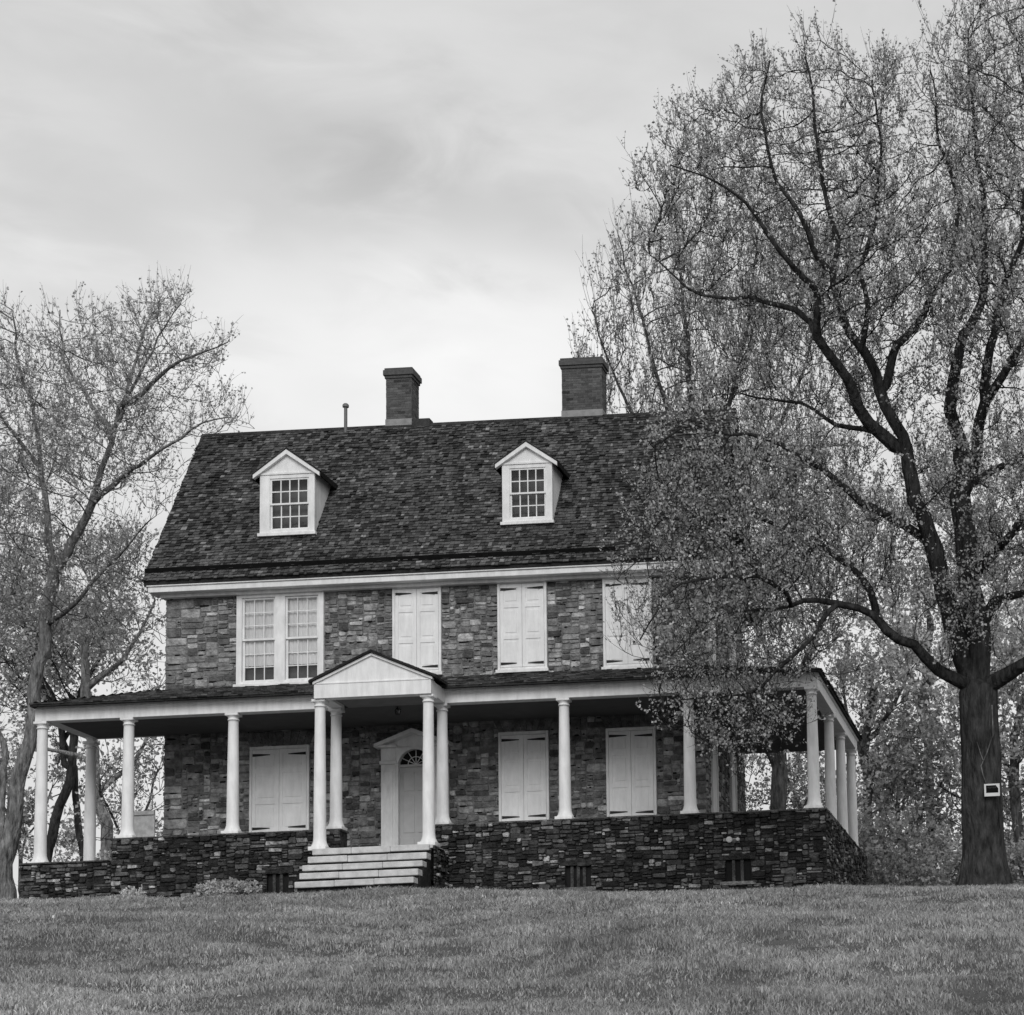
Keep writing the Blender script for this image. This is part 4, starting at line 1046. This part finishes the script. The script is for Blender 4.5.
# left side bank
back_tree(31, 14, (128, 895), [[(118, 915), (108, 850), (98, 793), (92, 740), (86, 690), (84, 650), (98, 600)], [(98, 793), (120, 772), (140, 750), (158, 715)], [(86, 690), (120, 660), (140, 630), (155, 600)], [(92, 760), (72, 752), (48, 753), (25, 745)]],
          [[(40, 560), (110, 520), (165, 560), (168, 690), (150, 705), (50, 700)]], 'pale barked tree leaning behind the left end of the porch', 650, 3.4, (.10, .18), r=.20, btone=(.26, .38))
back_tree(32, 20, (46, 895), [[(42, 905), (52, 835), (64, 795), (72, 765), (74, 700)], [(70, 770), (50, 700), (30, 650), (20, 600)], [(74, 710), (95, 660), (110, 600)]],
          [[(-30, 540), (60, 500), (130, 540), (120, 660), (100, 745), (30, 745), (-40, 700)]], 'dark stemmed tree leaning right, seen between the two leftmost porch columns', 600, 3.6, (.11, .2), r=.20, btone=(.03, .05))
back_tree(33, 20.5, (86, 895), [[(86, 905), (82, 850), (78, 810), (72, 775), (62, 730), (50, 690)], [(66, 740), (80, 690), (90, 640)]],
          [[(0, 640), (60, 600), (120, 640), (118, 740), (20, 745)]], 'dark stemmed tree leaning left, crossing its neighbour between the leftmost columns', 420, 5, (.11, .2), r=.14, btone=(.03, .05))
back_tree(34, 26, (-40, 895), [[(-40, 915), (-38, 800), (-42, 700), (-36, 600)], [(-40, 720), (-10, 640), (10, 560)], [(-40, 690), (-80, 620), (-100, 540)]],
          [[(-160, 560), (-60, 440), (20, 480), (60, 620), (20, 760), (-20, 850), (-150, 840)]], 'bushy tree at the far left edge behind the tall thin tree', 700, 4)
back_tree(35, 10.5, (128, 895), [[(128, 915), (130, 860), (126, 810), (132, 770)], [(128, 850), (110, 810), (100, 780)], [(128, 840), (150, 800), (158, 770)]],
          [[(92, 742), (166, 735), (170, 850), (92, 855)]], 'low dense tree filling the gap between the second column and the left house corner', 800, 7, (.08, .16), r=.08, thr=-.3)
back_tree(36, 24, (20, 895), [[(20, 915), (22, 850), (16, 790)], [(20, 850), (0, 800)], [(20, 850), (45, 810)]],
          [[(-40, 760), (30, 740), (60, 760), (100, 770), (100, 800), (40, 800), (20, 880), (-40, 880)], [(25, 845), (60, 835), (100, 850), (100, 885), (25, 885)]], 'low scrubby tree far behind the two leftmost columns', 500, 4.5, r=.08)
# shrubs
def shrub(name, seed, c, Y, rx, ry, h, label, n=260, per=7, size=(.07, .14), tone=(.26, .58), group=None, btone=(.06, .10), cat='shrub', dense=1., zofs=-.1):
    base = at(c[0], c[1], Y); bz = float(ground_z(base[0], Y)) + zofs
    if bz > base[2] or True: bz = min(bz, base[2])
    top = h
    t = empty(name, (base[0], Y, bz), label, cat, group); T = Tree(seed); rg = random.Random(seed)
    for k in range(7):
        a = k * 2 * math.pi / 7 + rg.random(); T.limb([(base[0] + .12 * math.cos(a) * rx, Y + .12 * math.sin(a) * ry, bz), (base[0] + .35 * rx * math.cos(a), Y + .35 * ry * math.sin(a), bz + top * .45)], .02, .012, .2, .02, attach=False)
    pts = []
    while len(pts) < n:
        x, y, z = rg.uniform(-1, 1), rg.uniform(-1, 1), rg.uniform(.05, 1)
        if x * x + y * y + (max(0, z - .35) / .65) ** 2 > 1: continue
        p = Vector((base[0] + x * rx, Y + y * ry, bz + z * top))
        if mnoise.noise(p * (1.1 / max(.4, rx * .6))) < -.22: continue
        pts.append(p)
    T.grow(pts, .17 * max(.35, min(1.6, h / 1.5)), 2.5, .22 * max(.35, min(1.6, h / 1.5)), .1, .3, iters=50); T.radii(.006)
    f_ = max(.3, min(1.5, h / 2)); T.twigs(2.2, (.25 * f_, .6 * f_), .4, .05, .006, 1); T.branches('stem', t, btone); T.twig_leaves('foliage', t, per, size, tone, .05 * f_)
    return t
shrub('understory_bush', 41, (885, 888), 11, 1.5, 1.4, 3.4, 'dark bushy undergrowth just right of the side porch wall', 520, 9, (.09, .17), group='undergrowth bushes at the right')
shrub('understory_bush', 42, (935, 888), 13, 1.7, 1.5, 3.1, 'rounded bush between the porch corner and the thick trunk', 520, 9, (.09, .17), tone=(.28, .62), group='undergrowth bushes at the right')
shrub('understory_bush', 43, (1024, 888), 12, 1.5, 1.4, 2.6, 'bush at the right edge behind the thick trunk', 420, 9, (.09, .17), group='undergrowth bushes at the right')
shrub('understory_bush', 46, (842, 888), 15, 1.5, 1.4, 3.6, 'bush behind the far end of the side porch', 420, 9, (.09, .17), group='undergrowth bushes at the right')
shrub('understory_bush', 44, (135, 888), 9.5, 1.15, 1.2, 3.1, 'dense dark bush behind the porch, beside the left house corner', 420, 8, (.08, .15))
shrub('garden_shrub', 45, (226, 892), -.95, .76, .35, .48, 'low pale leafed shrub against the porch wall left of the steps', 240, 8, (.05, .10), tone=(.40, .65))
shrub('garden_plant', 47, (129, 892), -.75, .30, .18, .36, 'small pale plant against the foot of the porch wall, far left', 60, 7, (.04, .08), tone=(.55, .85), cat='plant')

# ================================================================== SMALL THINGS
ln = empty('porch_lantern', (-9.95, .3, 2.93), 'small dark lantern hanging under the portico ceiling', 'lantern')
b = MB(); b.tube([(-9.95, .3, 2.94), (-9.95, .3, 2.90)], .012, 6); b.lathe([(0, 2.91), (.03, 2.905), (.075, 2.87), (.08, 2.86), (.02, 2.855)], -9.95, .3, 6)
b.lathe([(0, 2.74), (.05, 2.74), (.06, 2.76), (.02, 2.765)], -9.95, .3, 6)
for k in range(6): a = k * math.pi / 3; b.tube([(-9.95 + .07 * math.cos(a), .3 + .07 * math.sin(a), 2.86), (-9.95 + .055 * math.cos(a), .3 + .055 * math.sin(a), 2.76)], .008, 4)
rooted(b.build('lantern_frame', 'iron'), ln)
b = MB(); b.lathe([(.048, 2.765), (.062, 2.855)], -9.95, .3, 6); rooted(b.build('lantern_glass', 'glass'), ln)
fl = empty('floodlight', (-1.86, -.32, -.70), 'pair of small white floodlights on the porch wall above the right vent', 'light')
b = MB(); b.box(-1.93, -1.72, -.36, -.33, -.79, -.70, bev=.006); rooted(b.build('mount', 'metal'), fl)
for dx, r in ((-.10, .07), (.10, .04)):
    b = MB(); cx_, cz_ = -1.84 + dx, -.73
    pts = [(cx_, -.36, cz_ - .0), (cx_, -.42, cz_ + .01), (cx_, -.50, cz_ + .01), (cx_, -.505, cz_ + .01)]; b.tube(pts, [r * .4, r, r, r * .6], 14); rooted(b.build('lamp_head', 'sign'), fl)
bd = empty('leaning_board', (-17.0, 2.3, PF), 'pale weathered board standing behind the second column from the left', 'board')
b = MB(); b.box(-17.31, -16.72, 2.40, 2.44, PF, 1.05, bev=.006); rooted(b.build('board_face', 'board'), bd)
for z_ in (.94, -.3): b = MB(); b.box(-17.31, -16.72, 2.36, 2.398, z_, z_ + .08); rooted(b.build('batten', 'board'), bd)

# ================================================================== GRASS
def patches(x, y, size, seed):
    """smooth random patchiness of the lawn, 0..1"""
    g = np.random.default_rng(seed); T_ = g.random((256, 256)); u, v = x / size + 512, y / size + 512
    i, j = np.floor(u).astype(int), np.floor(v).astype(int); f, h = u - i, v - j; f = f * f * (3 - 2 * f); h = h * h * (3 - 2 * h); i %= 255; j %= 255
    return T_[i, j] * (1 - f) * (1 - h) + T_[i + 1, j] * f * (1 - h) + T_[i, j + 1] * (1 - f) * h + T_[i + 1, j + 1] * f * h
def blades(n, yr, hr, wr, xs, seed, tone):
    g = np.random.default_rng(seed)
    n0 = int(n * 1.5); y = g.uniform(yr[0], yr[1], n0); s = y - CAM[1]; x = CAM[0] + s * g.uniform(xs[0], xs[1], n0)
    a_, b_, c_ = patches(x, y * .7, 2.6, 1), patches(x, y * .6, .75, 2), patches(x, y, .22, 3)
    keep = g.random(n0) < .20 + .18 * a_ + .45 * b_ + .5 * c_ * c_
    x, y, a_, b_, c_ = x[keep], y[keep], a_[keep], b_[keep], c_[keep]; n = len(x); s = y - CAM[1]
    z = ground_z(x, y)
    h = g.uniform(hr[0], hr[1], n) * (.16 + .30 * a_ ** 1.5 + .30 * b_ + .55 * c_ ** 2)
    wv = g.uniform(wr[0], wr[1], n); a = g.uniform(0, 2 * np.pi, n); lean = g.normal(0, .6, (n, 2)) * h[:, None]
    dx, dy = np.cos(a) * wv / 2, np.sin(a) * wv / 2
    p0 = np.stack([x - dx, y - dy, z - .02], 1); p1 = np.stack([x + dx, y + dy, z - .02], 1)
    md = np.stack([x + lean[:, 0] * .3 + dx * .8, y + lean[:, 1] * .3 + dy * .8, z + h * .62], 1); me_ = np.stack([x + lean[:, 0] * .3 - dx * .8, y + lean[:, 1] * .3 - dy * .8, z + h * .62], 1)
    tp = np.stack([x + lean[:, 0], y + lean[:, 1], z + h], 1)
    v = np.stack([p0, p1, md, me_, tp], 1).reshape(-1, 3); i = np.arange(n) * 5
    f = np.concatenate([np.stack([i, i + 1, i + 2], 1), np.stack([i, i + 2, i + 3], 1), np.stack([i + 3, i + 2, i + 4], 1)])
    sp = patches(x, y * .5, 1.7, 7); t = np.clip(g.normal(sum(tone) / 2, (tone[1] - tone[0]) / 2.4, n) * (.42 + .58 * sp + .30 * b_ + .35 * c_), .05, .8)
    return v, f, np.repeat(t, 5)
V_, F_, T_ = [], [], []; off = 0
G_ = (.2, .46)
for args in ((260000, (-39.5, -28), (.035, .10), (.005, .011), (-.62, .10), 1, G_), (230000, (-28, -16), (.045, .12), (.008, .016), (-.60, .09), 2, G_), (200000, (-16, -4.2), (.05, .14), (.012, .024), (-.58, .08), 3, G_), (50000, (-4.8, -.6), (.06, .16), (.013, .026), (-.56, .08), 4, G_), (900, (-38, -5), (.04, .07), (.04, .07), (-.6, .09), 6, (.6, .7))):
    v, f, t = blades(*args)
    V_.append(v); F_.append(f + off); T_.append(t); off += len(v)
gr = np_mesh('grass', np.concatenate(V_), np.concatenate(F_), np.concatenate(T_), 'grass'); tag(gr, 'mown spring grass covering the slope below the house', 'grass', kind='stuff')
